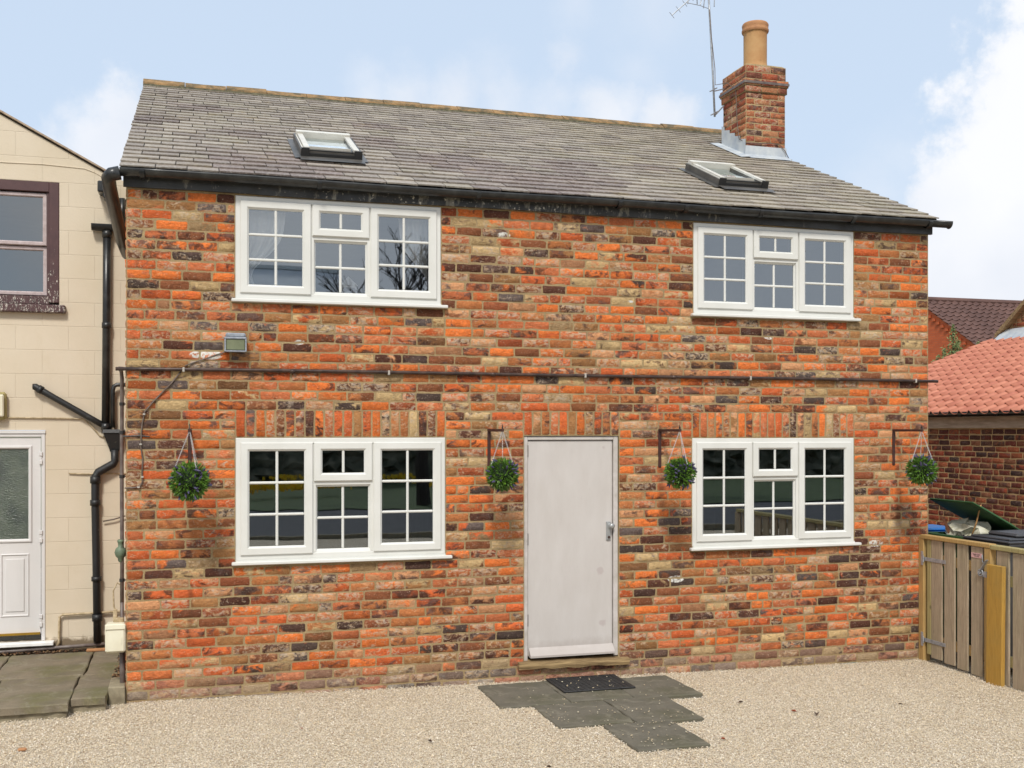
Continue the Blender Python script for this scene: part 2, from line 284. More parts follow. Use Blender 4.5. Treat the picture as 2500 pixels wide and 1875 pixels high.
def redbrick():
    n = NT('new orange brickwork'); mp = n.new('ShaderNodeMapping'); mp.inputs['Rotation'].default_value = (pi/2, 0, pi/2); n.put(mp.inputs['Vector'], n.tc)
    s = n.new('ShaderNodeSeparateXYZ'); n.put(s.inputs[0], n.tc); cb = n.new('ShaderNodeCombineXYZ'); n.put(cb.inputs[0], n.math('ADD', s.outputs[1], s.outputs[0])); n.put(cb.inputs[1], s.outputs[2])
    br = n.new('ShaderNodeTexBrick'); n.put(br.inputs['Vector'], cb.outputs[0]); br.inputs['Scale'].default_value = 1; br.inputs['Brick Width'].default_value = .225; br.inputs['Row Height'].default_value = .075; br.inputs['Mortar Size'].default_value = .005
    br.inputs['Color1'].default_value = (*rgb(204,98,52), 1); br.inputs['Color2'].default_value = (*rgb(184,84,44), 1); br.inputs['Mortar'].default_value = (*rgb(160,104,76), 1)
    return n.done(n.mix(n.map(n.noise(.7), .3, .7, 0, .3), br.outputs['Color'], rgb(190,96,56)), .9)
M['redbrick'] = redbrick()
M['beam'] = simple('weathered grey timber plate', rgb(180,162,142), rgb(146,128,110), 4, .9, bump=.4, stretch=(4,1,8))
M['shrub'] = simple('silvery shrub leaf', rgb(140,150,100), rgb(92,112,62), 9, .7, bump=0)
M['litroof'] = simple('slate roof in lit tone', rgb(232,234,236), rgb(205,208,212), 1, .5)  # lit look put into the colour; the mirrored slope faces away from the sun
M['curtain'] = simple('cream curtain', rgb(250,248,244), rgb(244,238,230), 6, .9, bump=.1)
M['whitepaint'] = simple('white paint', rgb(240,240,238), rough=.5, bump=0)
M['signpink'] = simple('pink sign plate', rgb(214,170,168), rough=.5, bump=0); M['ink'] = simple('black ink', (.02,.015,.02), rough=.6, bump=0)
M['leafbrown'] = simple('dead leaf', rgb(92,66,48), rgb(60,44,34), 60, .9, bump=0); M['leafred'] = simple('rust leaf', rgb(168,84,52), rgb(130,66,40), 60, .9, bump=0)
M['valve'] = simple('verdigris regulator', rgb(110,128,104), rgb(86,96,80), 25, .6, .2)

# ------------------------------------------------------------ mesh builder
ORG = {}
class MB:
    def __init__(s): s.v = []; s.f = []; s.m = []
    def add(s, vs, fs, mi=0):
        b = len(s.v); s.v += [tuple(map(float, p)) for p in vs]; s.f += [tuple(i+b for i in f) for f in fs]; s.m += [mi]*len(fs); return s
    def box(s, x0, x1, y0, y1, z0, z1, mi=0, bev=0.):
        if bev:   # chamfered on all twelve edges
            X = (min(x0,x1), max(x0,x1)); Y = (min(y0,y1), max(y0,y1)); Z = (min(z0,z1), max(z0,z1)); b = min(bev, .45*min(X[1]-X[0], Y[1]-Y[0], Z[1]-Z[0]))
            vs = []; idx = {}
            for i in (0,1):
                for j in (0,1):
                    for k in (0,1):
                        q = (X[i], Y[j], Z[k]); sg = (1-2*i, 1-2*j, 1-2*k)
                        for a in range(3):
                            p = [q[c]+(sg[c]*b if c != a else 0) for c in range(3)]; idx[(i,j,k,a)] = len(vs); vs.append(p)
            fs = []
            for a in range(3):
                o = [c for c in range(3) if c != a]
                for e in (0,1):
                    loop = []
                    for (p, q) in ((0,0),(1,0),(1,1),(0,1)):
                        t = [0,0,0]; t[a] = e; t[o[0]] = p; t[o[1]] = q; loop.append(idx[(*t, a)])
                    fs.append(loop)
                for p in (0,1):
                    for q in (0,1):
                        t0 = [0,0,0]; t1 = [0,0,0]; t0[o[0]] = t1[o[0]] = p; t0[o[1]] = t1[o[1]] = q; t1[a] = 1
                        fs.append([idx[(*t0, o[0])], idx[(*t1, o[0])], idx[(*t1, o[1])], idx[(*t0, o[1])]])
            for i in (0,1):
                for j in (0,1):
                    for k in (0,1): fs.append([idx[(i,j,k,0)], idx[(i,j,k,1)], idx[(i,j,k,2)]])
            return s.add(vs, fs, mi)
        return s.add([(x0,y0,z0),(x1,y0,z0),(x1,y1,z0),(x0,y1,z0),(x0,y0,z1),(x1,y0,z1),(x1,y1,z1),(x0,y1,z1)],
                     [(0,3,2,1),(4,5,6,7),(0,1,5,4),(1,2,6,5),(2,3,7,6),(3,0,4,7)], mi)
    def bar(s, a, b, w, h, up=(0,0,1), mi=0):   # rectangular bar from a to b
        a = Vector(a); b = Vector(b); d = (b-a).normalized(); x = d.cross(Vector(up)).normalized(); y = x.cross(d)
        vs = [p+x*i*w/2+y*j*h/2 for p in (a, b) for i, j in ((-1,-1),(1,-1),(1,1),(-1,1))]
        return s.add(vs, [(0,1,2,3),(7,6,5,4),(0,4,5,1),(1,5,6,2),(2,6,7,3),(3,7,4,0)], mi)
    def quad(s, *p, mi=0): return s.add(p, [tuple(range(len(p)))], mi)
    def tube(s, pts, r, n=10, mi=0, cap=True, a0=0, a1=2*pi, closed=True):
        pts = [Vector(p) for p in pts]; rs = r if isinstance(r, (list, tuple)) else [r]*len(pts); vs = []; fs = []
        m = n if closed else n+1; px = None
        for i, p in enumerate(pts):
            d = (pts[min(i+1, len(pts)-1)]-pts[max(i-1, 0)]).normalized()
            if px is None: px = d.cross(Vector((0,0,1)) if abs(d.z) < .95 else Vector((0,1,0))).normalized()
            px = (px - d*px.dot(d)).normalized(); py = px.cross(d)
            for k in range(m):
                t = a0+(a1-a0)*k/n; vs.append(p+(px*cos(t)+py*sin(t))*rs[i])
        for i in range(len(pts)-1):
            for k in range(n):
                k2 = (k+1) % m if closed else k+1; fs.append((i*m+k, i*m+k2, (i+1)*m+k2, (i+1)*m+k))
        if cap and closed: fs += [tuple(range(m))[::-1], tuple(range((len(pts)-1)*m, len(pts)*m))]
        return s.add(vs, fs, mi)
    def lathe(s, c, prof, n=24, mi=0):           # prof: (radius, z) pairs, round a vertical axis
        vs = []; fs = []
        for r, z in prof:
            for k in range(n): vs.append((c[0]+r*cos(2*pi*k/n), c[1]+r*sin(2*pi*k/n), c[2]+z))
        for i in range(len(prof)-1):
            for k in range(n): fs.append((i*n+k, i*n+(k+1) % n, (i+1)*n+(k+1) % n, (i+1)*n+k))
        return s.add(vs, fs, mi)
    def ring(s, x0, x1, z0, z1, w, yf, yb, inner=.012, mi=0, bx=.006):
        """picture-frame section in the XZ plane: outer chamfer, flat face, chamfer down to the opening"""
        lv = [(0, yb), (0, yf+bx), (bx, yf), (w-inner, yf), (w, yf+inner), (w, yb)]
        vs = []
        for o, y in lv: vs += [(x0+o,y,z0+o),(x1-o,y,z0+o),(x1-o,y,z1-o),(x0+o,y,z1-o)]
        fs = [(a*4+k, a*4+(k+1) % 4, (a+1)*4+(k+1) % 4, (a+1)*4+k) for a in range(5) for k in range(4)]
        return s.add(vs, fs, mi)
    def build(s, name, mats, parent=None, smooth=False, attrs=None):
        if not isinstance(mats, (list, tuple)): mats = [mats]
        o = (0,0,0)
        if parent is not None:
            r = parent
            while r.parent: r = r.parent
            o = ORG[r.name]
        vs = s.v if o == (0,0,0) else [(p[0]-o[0], p[1]-o[1], p[2]-o[2]) for p in s.v]
        me = bpy.data.meshes.new(name); me.from_pydata(vs, [], s.f)
        for m in mats: me.materials.append(M[m])
        if any(s.m): me.polygons.foreach_set('material_index', s.m)
        if smooth: me.polygons.foreach_set('use_smooth', [True]*len(s.f))
        if attrs:
            for k, arr in attrs.items():
                a = me.color_attributes.new(k, 'FLOAT_COLOR', 'POINT'); a.data.foreach_set('color', np.asarray(arr, np.float32).ravel())
        me.update(); ob = bpy.data.objects.new(name, me); COL.objects.link(ob); ORG[ob.name] = (0,0,0)
        if parent is not None: ob.parent = parent
        return ob
def tag(o, label, cat, group=None, kind=None):
    if label: o['label'] = label
    if cat: o['category'] = cat
    if group: o['group'] = group
    if kind: o['kind'] = kind
    return o
def thing(name, label, cat, loc, group=None):
    o = bpy.data.objects.new(name, None); COL.objects.link(o); o.location = loc; ORG[o.name] = tuple(loc); o.empty_display_size = .2
    return tag(o, label, cat, group)
def solo(mb, name, mat, label, cat, loc, group=None, smooth=False, attrs=None):
    """a thing that is one mesh; its origin sits at loc"""
    mb.v = [(p[0]-loc[0], p[1]-loc[1], p[2]-loc[2]) for p in mb.v]; o = mb.build(name, mat, None, smooth, attrs); o.location = loc; return tag(o, label, cat, group)
def struct(mb, name, mat, **k): return tag(mb.build(name, mat, **k), None, None, None, 'structure')
def copy_tree(o, parent=None):
    c = o.copy(); COL.objects.link(c); c.parent = parent
    for ch in list(o.children): copy_tree(ch, c)
    return c
def gz(x): return -.0128*min(max(x, 0), 7.2)      # level of the gravel along the front of the house

# ------------------------------------------------------------ ground
b = MB(); xs = [-400, 0, 7.2, 400]
def sheet(xa, xb, ya, yb, lift):
    q = MB(); X = sorted({xa, xb} | {x for x in (0, 7.2) if xa < x < xb})
    for i in range(len(X)-1): q.quad((X[i],ya,gz(X[i])+lift),(X[i+1],ya,gz(X[i+1])+lift),(X[i+1],yb,gz(X[i+1])+lift),(X[i],yb,gz(X[i])+lift))
    return q
struct(sheet(-400, 400, -400, 400, -.012), 'ground', 'earth')
struct(sheet(-14, 24, -12.6, 9, -.008), 'gravel_yard', 'gravel')
struct(sheet(-120, 120, -20.5, -12.8, -.004), 'road', 'asphalt')
b = MB(); b.box(-120, 120, -12.8, -12.68, -.2, .03); struct(b, 'kerb', 'concrete')
struct(sheet(-120, 120, -44, -20.6, .02), 'grass_verge', 'grass')

# ------------------------------------------------------------ brick laying
PAL = [((232,128,66),21),((212,108,62),14),((208,122,80),12),((214,158,114),10),((196,126,78),11),((142,90,62),9),((98,64,52),7),((84,70,64),4),((208,180,132),8),((172,126,82),7),((106,94,90),3)]
PAL_C = np.array([lin(c) for c, w in PAL]); PAL_W = np.array([w for c, w in PAL], float); PAL_W /= PAL_W.sum()
FAR_C = np.array([lin(c) for c in ((142,70,50),(110,56,46),(86,52,46),(160,92,62),(70,52,50),(132,84,60))]); FAR_W = np.array([.26,.24,.16,.14,.1,.1])
class Bricks:
    def __init__(s, pal=(PAL_C, PAL_W), res=(4,1), rough=.003): s.mb = MB(); s.c1 = []; s.c2 = []; s.sd = []; s.pal = pal; s.res = res; s.rough = rough
    def col(s):
        k = rng.choice(len(s.pal[1]), p=s.pal[1]); return s.pal[0][k]*rng.uniform(.82, 1.12)
    def attrs_for(s, n, c1=None, c2=None, grime=0., dark=0.):
        c1 = s.col() if c1 is None else c1
        if dark and rng.random() < dark: c1 = c1*.5+np.array(lin((86,56,46)))*.5
        c2 = s.col() if rng.random() < .78 else c1*rng.uniform(.7, 1.1) if c2 is None else c2
        if grime:
            g = np.array(lin((150,138,126))); c1 = c1*(1-grime)+g*grime; c2 = c2*(1-grime)+g*grime
        sd = rng.random(3)
        s.c1 += [(*c1, 1)]*n; s.c2 += [(*c2, 1)]*n; s.sd += [(*sd, 1)]*n
    def brick(s, P, u0, u1, z0, z1, proud=.0065, e=.008, **kw):
        """a pillowed, chipped brick face; P(u, z, d) maps to the world"""
        nu, nz = s.res; us = [u0, u0+e]+[u0+e+(u1-u0-2*e)*i/nu for i in range(1, nu)]+[u1-e, u1]; zs = [z0, z0+e]+[z0+e+(z1-z0-2*e)*i/(nz+1) for i in range(1, nz+1)]+[z1-e, z1]
        A, B = len(us), len(zs); tilt = rng.normal(0, .0012, 2); base = proud+rng.normal(0, .0012); vs = []
        r = s.rough
        for j, z in enumerate(zs):
            for i, u in enumerate(us):
                edge = i in (0, A-1) or j in (0, B-1); ring2 = i in (1, A-2) or j in (1, B-2)
                du, dz = np.clip(rng.normal(0, r, 2)*(.7 if edge else .45), -.0028, .0028)
                d = 0. if edge else base+(rng.normal(0, .0012)-(abs(rng.normal(0, .0022)) if ring2 else 0))+tilt[0]*(2*(u-u0)/(u1-u0)-1)+tilt[1]*(2*(z-z0)/(z1-z0)-1)
                if i in (0, A-1) and j in (0, B-1):
                    du += (.004 if i == 0 else -.004); dz += (.004 if j == 0 else -.004)
                vs.append(P(u+du, z+dz, max(d, 0.) if not edge else -.001))
        fs = [(j*A+i, j*A+i+1, (j+1)*A+i+1, (j+1)*A+i) for j in range(B-1) for i in range(A-1)]
        s.mb.add(vs, fs); s.attrs_for(len(vs), **kw)
    def courses(s, P, u0, u1, z0, z1, openings=(), g=.077, Lb=.226, j=.0052, skip=None, zoff=0., clip=None):
        n = int(round((z1-z0)/g)); gg = (z1-z0)/n; closer = rng.uniform(0, .1)
        for c in range(n):
            za = z0+c*gg; zb = za+gg; iv = [(u0, u1)]
            if clip: iv = clip(za, zb)
            for (a, b_, c0, c1) in openings:
                if c0 < zb-.012 and c1 > za+.012:
                    nv = []
                    for p, q in iv:
                        if b_ <= p or a >= q: nv.append((p, q)); continue
                        if a > p: nv.append((p, a))
                        if b_ < q: nv.append((b_, q))
                    iv = nv
            off = (c % 2)*Lb/2+rng.uniform(-.02, .02)+(.06 if c % 7 == 3 else 0)
            for p, q in iv:
                if q-p < .03: continue
                js = [p]; k = math.ceil((p-u0-off)/Lb+.35)
                x = u0+off+k*Lb
                while x < q-.07:
                    if x > p+.06: js.append(x+rng.normal(0, .006)); 
                    if rng.random() < .05: x += Lb/2
                    else: x += Lb
                js.append(q)
                for a, b_ in zip(js[:-1], js[1:]):
                    if b_-a < .02: continue
                    wob = .0022*sin(a*3.1+c*.9)
                    gr = 0.
                    if skip and skip(a, b_, za, zb): continue
                    low = za-zoff
                    hb = za-(-.0128*a if a < HX else 0); 
                    if hb < .16: gr = max(0, .78-hb*4)*rng.uniform(.5, 1.15)
                    s.brick(P, a+j+rng.uniform(-.0015,.0015), b_-j, za+j+wob, zb-j+wob, grime=gr, dark=.30 if za < 1.1 else .16)
    def finish(s, name, mats, parent, extra=None):
        n = len(s.mb.v)
        if extra:
            for vs, fs in extra: s.mb.add(vs, fs, 1)
        k = len(s.mb.v)-n; pad = [(0,0,0,1)]*k
        return s.mb.build(name, mats, parent, True, {'c1': s.c1+pad, 'c2': s.c2+pad, 'seed': s.sd+pad})
def holed(P, u0, u1, z0, z1, openings, d=0.):
    """flat sheet with rectangular holes"""
    us = sorted({u0, u1} | {x for o in openings for x in o[:2]}); zs = sorted({z0, z1} | {x for o in openings for x in o[2:4]}); out_ = []
    for i in range(len(us)-1):
        for k in range(len(zs)-1):
            cu, cz = (us[i]+us[i+1])/2, (zs[k]+zs[k+1])/2
            if any(o[0] < cu < o[1] and o[2] < cz < o[3] for o in openings): continue
            out_.append(([P(us[i],zs[k],d), P(us[i+1],zs[k],d), P(us[i+1],zs[k+1],d), P(us[i],zs[k+1],d)], [(0,1,2,3)]))
    return out_

# ------------------------------------------------------------ the brick cottage
HX = 7.2; EAVE = 3.93
house = thing('brick_cottage', 'two storey cottage of mottled orange brick with slate roof and plain grey door', 'house', (3.6, 0, 0))
WIN = [(.81, 2.497, 1.052, 2.018), (4.74, 6.389, 1.045, 2.008), (.808, 2.46, 3.118, 3.925), (4.752, 6.385, 3.122, 3.925)]
DOOR = (3.18, 4.04, .09, 2.03)
OPEN = WIN+[DOOR]
Pf = lambda u, z, d: (u, -d, z)
B = Bricks()
LINT = [(.81, 2.497, 2.022, 2.240), (3.175, 4.045, 2.034, 2.240), (4.74, 6.389, 2.012, 2.238)]
B.courses(Pf, 0, HX, -.23, EAVE, OPEN+LINT)
for a, b_, z0, z1 in LINT:
    n = int(round((b_-a)/.0765)); w = (b_-a)/n
    for i in range(n): B.brick(Pf, a+i*w+.006, a+(i+1)*w-.005, z0+.004, z1-.004+rng.normal(0,.002))
ext = holed(Pf, 0, HX, -.3, 4.06, OPEN)
for (a, b_, z0, z1) in OPEN:     # reveals
    D = .12; q = [Pf(a,z0,0),Pf(b_,z0,0),Pf(b_,z1,0),Pf(a,z1,0),Pf(a,z0,-D),Pf(b_,z0,-D),Pf(b_,z1,-D),Pf(a,z1,-D)]
    ext += [(q, [(0,4,5,1),(1,5,6,2),(2,6,7,3),(3,7,4,0)])]
# returns of the wall at the two ends, gables and rear
Pl = lambda u, z, d: (-d, 1.75-u, z); Pr = lambda u, z, d: (HX+d, u, z)
B.courses(Pl, 0, 1.75, -.23, EAVE); B.courses(Pr, 0, 8.5, -.23, EAVE)
RID_Y, RID_Z = 4.2, 6.0
ext += [([(0,0,-.3),(0,8.6,-.3),(0,8.6,4.0),(0,RID_Y,RID_Z-.1),(0,0,4.06)], [(0,1,2,3,4)]), ([(HX,0,-.3),(HX,8.6,-.3),(HX,8.6,4.0),(HX,RID_Y,RID_Z-.1),(HX,0,4.06)], [(4,3,2,1,0)]), ([(0,8.6,-.3),(HX,8.6,-.3),(HX,8.6,4.0),(0,8.6,4.0)], [(0,1,2,3)])]
B.finish('wall', ['brick', 'mortar'], house, ext)
# rooms behind the windows
def roombox(x0, x1, y0, y1, z0, z1):
    b = MB(); b.quad((x0,y1,z0),(x1,y1,z0),(x1,y1,z1),(x0,y1,z1)); b.quad((x0,y0,z0),(x0,y1,z0),(x0,y1,z1),(x0,y0,z1)); b.quad((x1,y0,z0),(x1,y1,z0),(x1,y1,z1),(x1,y0,z1))
    b.quad((x0,y0,z1),(x1,y0,z1),(x1,y1,z1),(x0,y1,z1)); b.quad((x0,y0,z0),(x1,y0,z0),(x1,y1,z0),(x0,y1,z0), mi=1)
    for (za, zb, xa, xb) in ((z0, z1, x0, x1),):
        ops = [o for o in OPEN if o[0] > x0-.1 and o[1] < x1+.1 and o[2] > z0-.2 and o[3] < z1+.2]
        for vs, fs in holed(lambda u, z, d: (u, y0, z), x0, x1, z0, z1, ops): b.add(vs, fs)
    return b
for r in ((.3, 3.0, .122, 4.0, .05, 2.3), (4.3, 7.0, .122, 4.0, .05, 2.3), (.3, 3.4, .122, 4.0, 2.5, 4.05), (4.1, 7.0, .122, 4.0, 2.5, 4.05)): roombox(*r).build('room', ['room', 'carpet'], house)

def window(x0, x1, z0, z1):
    """three-light casement: hung sash, fixed light under a top vent, hung sash"""
    H = z1-z0; yF = -.004; f = MB(); k = (x1-x0)/1.687
    X = lambda t: x0+t*k
    # outer frame with its mullions and transom
    f.ring(x0+.001, x1-.001, z0, z1-.001, .052, yF, .07, .01)
    vz = z1-.36*H; tz = vz-.030
    for a, c in ((X(.585), X(.624)), (X(1.063), X(1.102))): f.box(a, c, yF+.003, .068, z0+.05, z1-.05)
    f.box(X(.624), X(1.063), yF+.004, .067, tz, vz)
    fr = f.build('window', 'pvc', house)
    def light(a, c, lo, hi, w, raised, cols, rows):
        m = MB(); y = yF-.016 if raised else yF+.012
        m.ring(a, c, lo, hi, w, y, .05, .016); sh = m.build('sash' if raised else 'fixed_light', 'pvc', fr)
        ga, gc, gl, gh = a+w, c-w, lo+w, hi-w; g = MB()
        for i in range(1, cols):
            q = ga+(gc-ga)*i/cols; g.box(q-.0105, q+.0105, y+.013, y+.033, gl, gh, bev=.006)
        for j in range(1, rows):
            q = gl+(gh-gl)*j/rows; g.box(ga, gc, y+.0115, y+.0315, q-.0105, q+.0105, bev=.006)
        g.build('glazing_bar', 'pvc', fr)
        p = MB(); p.quad((ga-.003,y+.022,gl-.003),(gc+.003,y+.022,gl-.003),(gc+.003,y+.022,gh+.003),(ga-.003,y+.022,gh+.003)); p.build('pane', 'glass', fr)
        s_ = MB(); yy = y+.034
        for (q0,q1,r0,r1) in ((ga,ga+.006,gl,gh),(gc-.006,gc,gl,gh),(ga+.006,gc-.006,gl,gl+.006),(ga+.006,gc-.006,gh-.006,gh)): s_.box(q0,q1,yy,yy+.012,r0,r1)
        s_.build('gasket', 'spacer', fr)
    light(X(.038), X(.600), z0+.040, z1-.038, .068, True, 2, 3)
    light(X(1.089), X(1.649), z0+.040, z1-.038, .068, True, 2, 3)
    light(X(.610), X(1.077), vz-.002, z1-.038, .066, True, 2, 1)
    light(X(.612), X(1.075), z0+.045, tz+.008, .026, False, 2, 2)
    s = MB(); s.box(x0-.03, x1+.05, -.052, .02, z0-.034, z0-.008, bev=.005); s.box(x0+.002, x1-.002, -.018, .03, z0-.008, z0+.004); s.build('sill', 'pvc', fr)
    return fr
for w in WIN: window(*w)

# door, frame and step
df = MB(); a, c, lo, hi = DOOR
df.box(a+.002, a+.036, .01, .10, lo+.03, hi-.002, bev=.004); df.box(c-.044, c-.002, .01, .10, lo+.03, hi-.002, bev=.004); df.box(a+.036, c-.044, .012, .099, hi-.036, hi-.004, bev=.004)
dfo = df.build('door_frame', 'framepaint', house)
d = MB(); d.box(a+.041, c-.050, .028, .07, .155, hi-.041, bev=.003); dr = d.build('door', 'doorpaint', house)
w = MB(); w.add([(a+.05,.028,.225),(c-.046,.028,.225),(c-.046,-.030,.165),(a+.05,-.030,.165),(a+.05,-.030,.148),(c-.046,-.030,.148),(c-.046,.028,.148),(a+.05,.028,.148)], [(0,1,2,3),(3,2,5,4),(4,5,6,7),(0,3,4,7),(1,6,5,2)]); w.build('weatherboard', 'doorpaint', dr)
h = MB(); h.box(c-.108, c-.068, .012, .029, 1.125, 1.285, bev=.004); h.build('lock_plate', 'handle', dr)
h = MB(); h.tube([(c-.070,.026,1.248),(c-.070,.004,1.248),(c-.070,-.014,1.248),(c-.070,-.026,1.248),(c-.070,-.034,1.248)], [.012,.012,.024,.024,.012], 16); h.build('door_knob', 'handle', dr, True)
h = MB(); h.tube([(c-.086,.012,1.150),(c-.086,.006,1.150)], .012, 12); h.build('keyhole', 'hinge', dr)
for z in (1.90, 1.15, .46): h = MB(); h.tube([(a+.039,.024,z-.05),(a+.039,.024,z+.05)], .006, 8); h.build('hinge', 'hinge', dr)
st = MB(); n_ = 14
pts_t = [(3.12+(4.12-3.12)*i/n_) for i in range(n_+1)]
vs = []; 
for x in pts_t:
    zt = .118-.013*(x-3.12)+rng.normal(0, .0015); zb = .062-.010*(x-3.12)+rng.normal(0, .004); yo = -.055+rng.normal(0,.003)
    vs += [(x,.10,zt+.01),(x,yo,zt),(x,yo-.006,(zt+zb)/2),(x,yo,zb),(x,.10,zb)]
fs = [(i*5+k, (i+1)*5+k, (i+1)*5+(k+1) % 5, i*5+(k+1) % 5) for i in range(n_) for k in range(5)]+[(0,1,2,3,4), tuple(n_*5+k for k in (4,3,2,1,0))]
st.add(vs, fs); st.build('door_sill', 'oldwood', house)

# roof
EY, EZ = -.125, 4.060; T = (RID_Z-EZ)/(RID_Y-EY); SL = hypot(RID_Z-EZ, RID_Y-EY); ny, nz_ = -(RID_Z-EZ)/SL, (RID_Y-EY)/SL
def roofP(x, t, d=0.): return (x, EY+(RID_Y-EY)*t/SL+ny*d, EZ+(RID_Z-EZ)*t/SL+nz_*d)
sl = MB(); c1 = []; c2 = []; sdd = []
GA = .168; rows = int(SL/GA)+1; slc = [lin(c) for c in ((158,149,136),(149,140,128),(142,133,123),(165,156,142),(152,144,128))]; pur = [lin(c) for c in ((118,101,97),(104,89,88),(128,112,107))]
SKY = [(1.372, 1.90), (5.31, 5.84)]; 
def purple(x, t):
    v = 0
    for cx_, ct, r in ((3.4,.35,.75),(2.8,1.0,.6),(2.15,1.9,.35),(2.3,2.9,.3),(3.9,.6,.5),(.5,3.2,.3),(.9,1.8,.25),(1.1,.3,.8),(.1,2.2,.3),(4.0,1.3,.35),(5.0,1.6,.2)): v = max(v, 1-hypot(x-cx_, t-ct)/r/1.25)
    return v
for r in range(rows):
    t0 = r*GA; t1 = min(t0+GA*1.12, SL-.01); off = (r % 2)*.135+rng.uniform(-.02, .02); x = -.045+rng.uniform(-.004,.004); first = True
    while x < HX+.02:
        wd = rng.uniform(.225, .30) if not first else (.14 if r % 2 else .27)+rng.uniform(-.01,.01); first = False
        x1_ = min(x+wd, HX+.045+rng.uniform(-.01,.01)); 
        if x1_ > HX-.06: x1_ = HX+.02+rng.uniform(-.008,.008)
        mid = (x+x1_)/2; dz = rng.uniform(0,.004); th = .010+rng.uniform(0,.003); lowt = t0+rng.normal(0,.004); tl = rng.normal(0,.0025)
        if 6.6 < mid < 7.2 and 2.78*1.09 < t0 < 3.2*1.09: pass
        seg = 3; top = []; bot = []
        g0 = x+.0035; g1 = x1_-.0035
        vv = []
        for i in range(seg+1):
            xx = g0+(g1-g0)*i/seg; jt = rng.normal(0,.003)
            lift = .0155+dz+tl*(i/seg-.5)
            vv += [roofP(xx, lowt+jt, lift-th), roofP(xx, lowt+jt, lift), roofP(xx, t1, .003)]
        ff = []
        for i in range(seg): ff += [(i*3, (i+1)*3, (i+1)*3+1, i*3+1), (i*3+1, (i+1)*3+1, (i+1)*3+2, i*3+2)]
        ff += [(0,1,2), (seg*3+2, seg*3+1, seg*3)]
        sl.add(vv, ff)
        pv = purple(mid, t0)+rng.normal(0,.10)
        ca = np.array(slc[rng.integers(0,5)])*rng.uniform(.93,1.06)
        w__ = min(max((pv-.05)/.5, 0), 1)*.72; ca = ca*(1-w__)+np.array(pur[rng.integers(0,3)])*w__
        ca = ca*(np.array((1.0,.99,.93)) if mid > 4.6 else 1.)
        cb = ca*rng.uniform(.72,.9)
        k = len(vv); c1 += [(*ca,1)]*k; c2 += [(*cb,1)]*k; q = rng.random(3); sdd += [(*q,1)]*k
        x = x1_
n0 = len(sl.v)
sl.add([(-.04,EY+.01,EZ-.012),(HX+.02,EY+.01,EZ-.012),(HX+.02,RID_Y,RID_Z-.012),(-.04,RID_Y,RID_Z-.012),(-.04,8.7,3.98),(HX+.02,8.7,3.98)], [(0,1,2,3),(3,2,5,4)])
k = len(sl.v)-n0; c1 += [(*lin((70,64,60)),1)]*k; c2 += [(*lin((70,64,60)),1)]*k; sdd += [(0,0,0,1)]*k
roof = sl.build('roof', 'slate', house, False, {'c1': c1, 'c2': c2, 'seed': sdd})
rd = MB(); x = -.05
while x < HX:
    e_ = min(x+.455, HX+.03); dz = rng.normal(0,.004); vs = []
    prof = [(-.135,-.075),(-.125,-.045),(-.075,-.012),(-.03,.018),(0,.026),(.03,.018),(.075,-.012),(.125,-.045),(.135,-.075)]
    for xx in (x+.003, (x+e_)/2, e_-.003): vs += [(xx, RID_Y+p, RID_Z+.035+z+dz+rng.normal(0,.0015)) for p, z in prof]
    m_ = len(prof); rd.add(vs, [(i*m_+j, i*m_+j+1, (i+1)*m_+j+1, (i+1)*m_+j) for i in range(2) for j in range(m_-1)]+[tuple(range(m_)), tuple(range(3*m_-1, 2*m_-1, -1))])
    x = e_
rd.build('ridge_tiles', 'ridge', roof)
bd_ = MB(); vs = []; n_ = 90
for i in range(n_+1):
    xx = -.045+(HX+.06)*i/n_; jj = rng.normal(0,.004); vs += [(xx, RID_Y-.19+jj, RID_Z-.082+rng.normal(0,.004)), (xx, RID_Y-.136, RID_Z-.028+rng.normal(0,.002)), (xx, RID_Y, RID_Z+.012)]
bd_.add(vs, [(i*3+k, (i+1)*3+k, (i+1)*3+k+1, i*3+k+1) for i in range(n_) for k in range(2)]); bd_.build('ridge_bedding', 'bed', roof)
vg = MB()   # mortar fillet under the verge slates
for xx in (-.02, HX+.0):
    vg = MB(); vg.bar(roofP(xx, .02, -.014), roofP(xx, SL-.05, -.014), .03, .03, (0,0,1)); vg.build('verge', 'bed', roof)

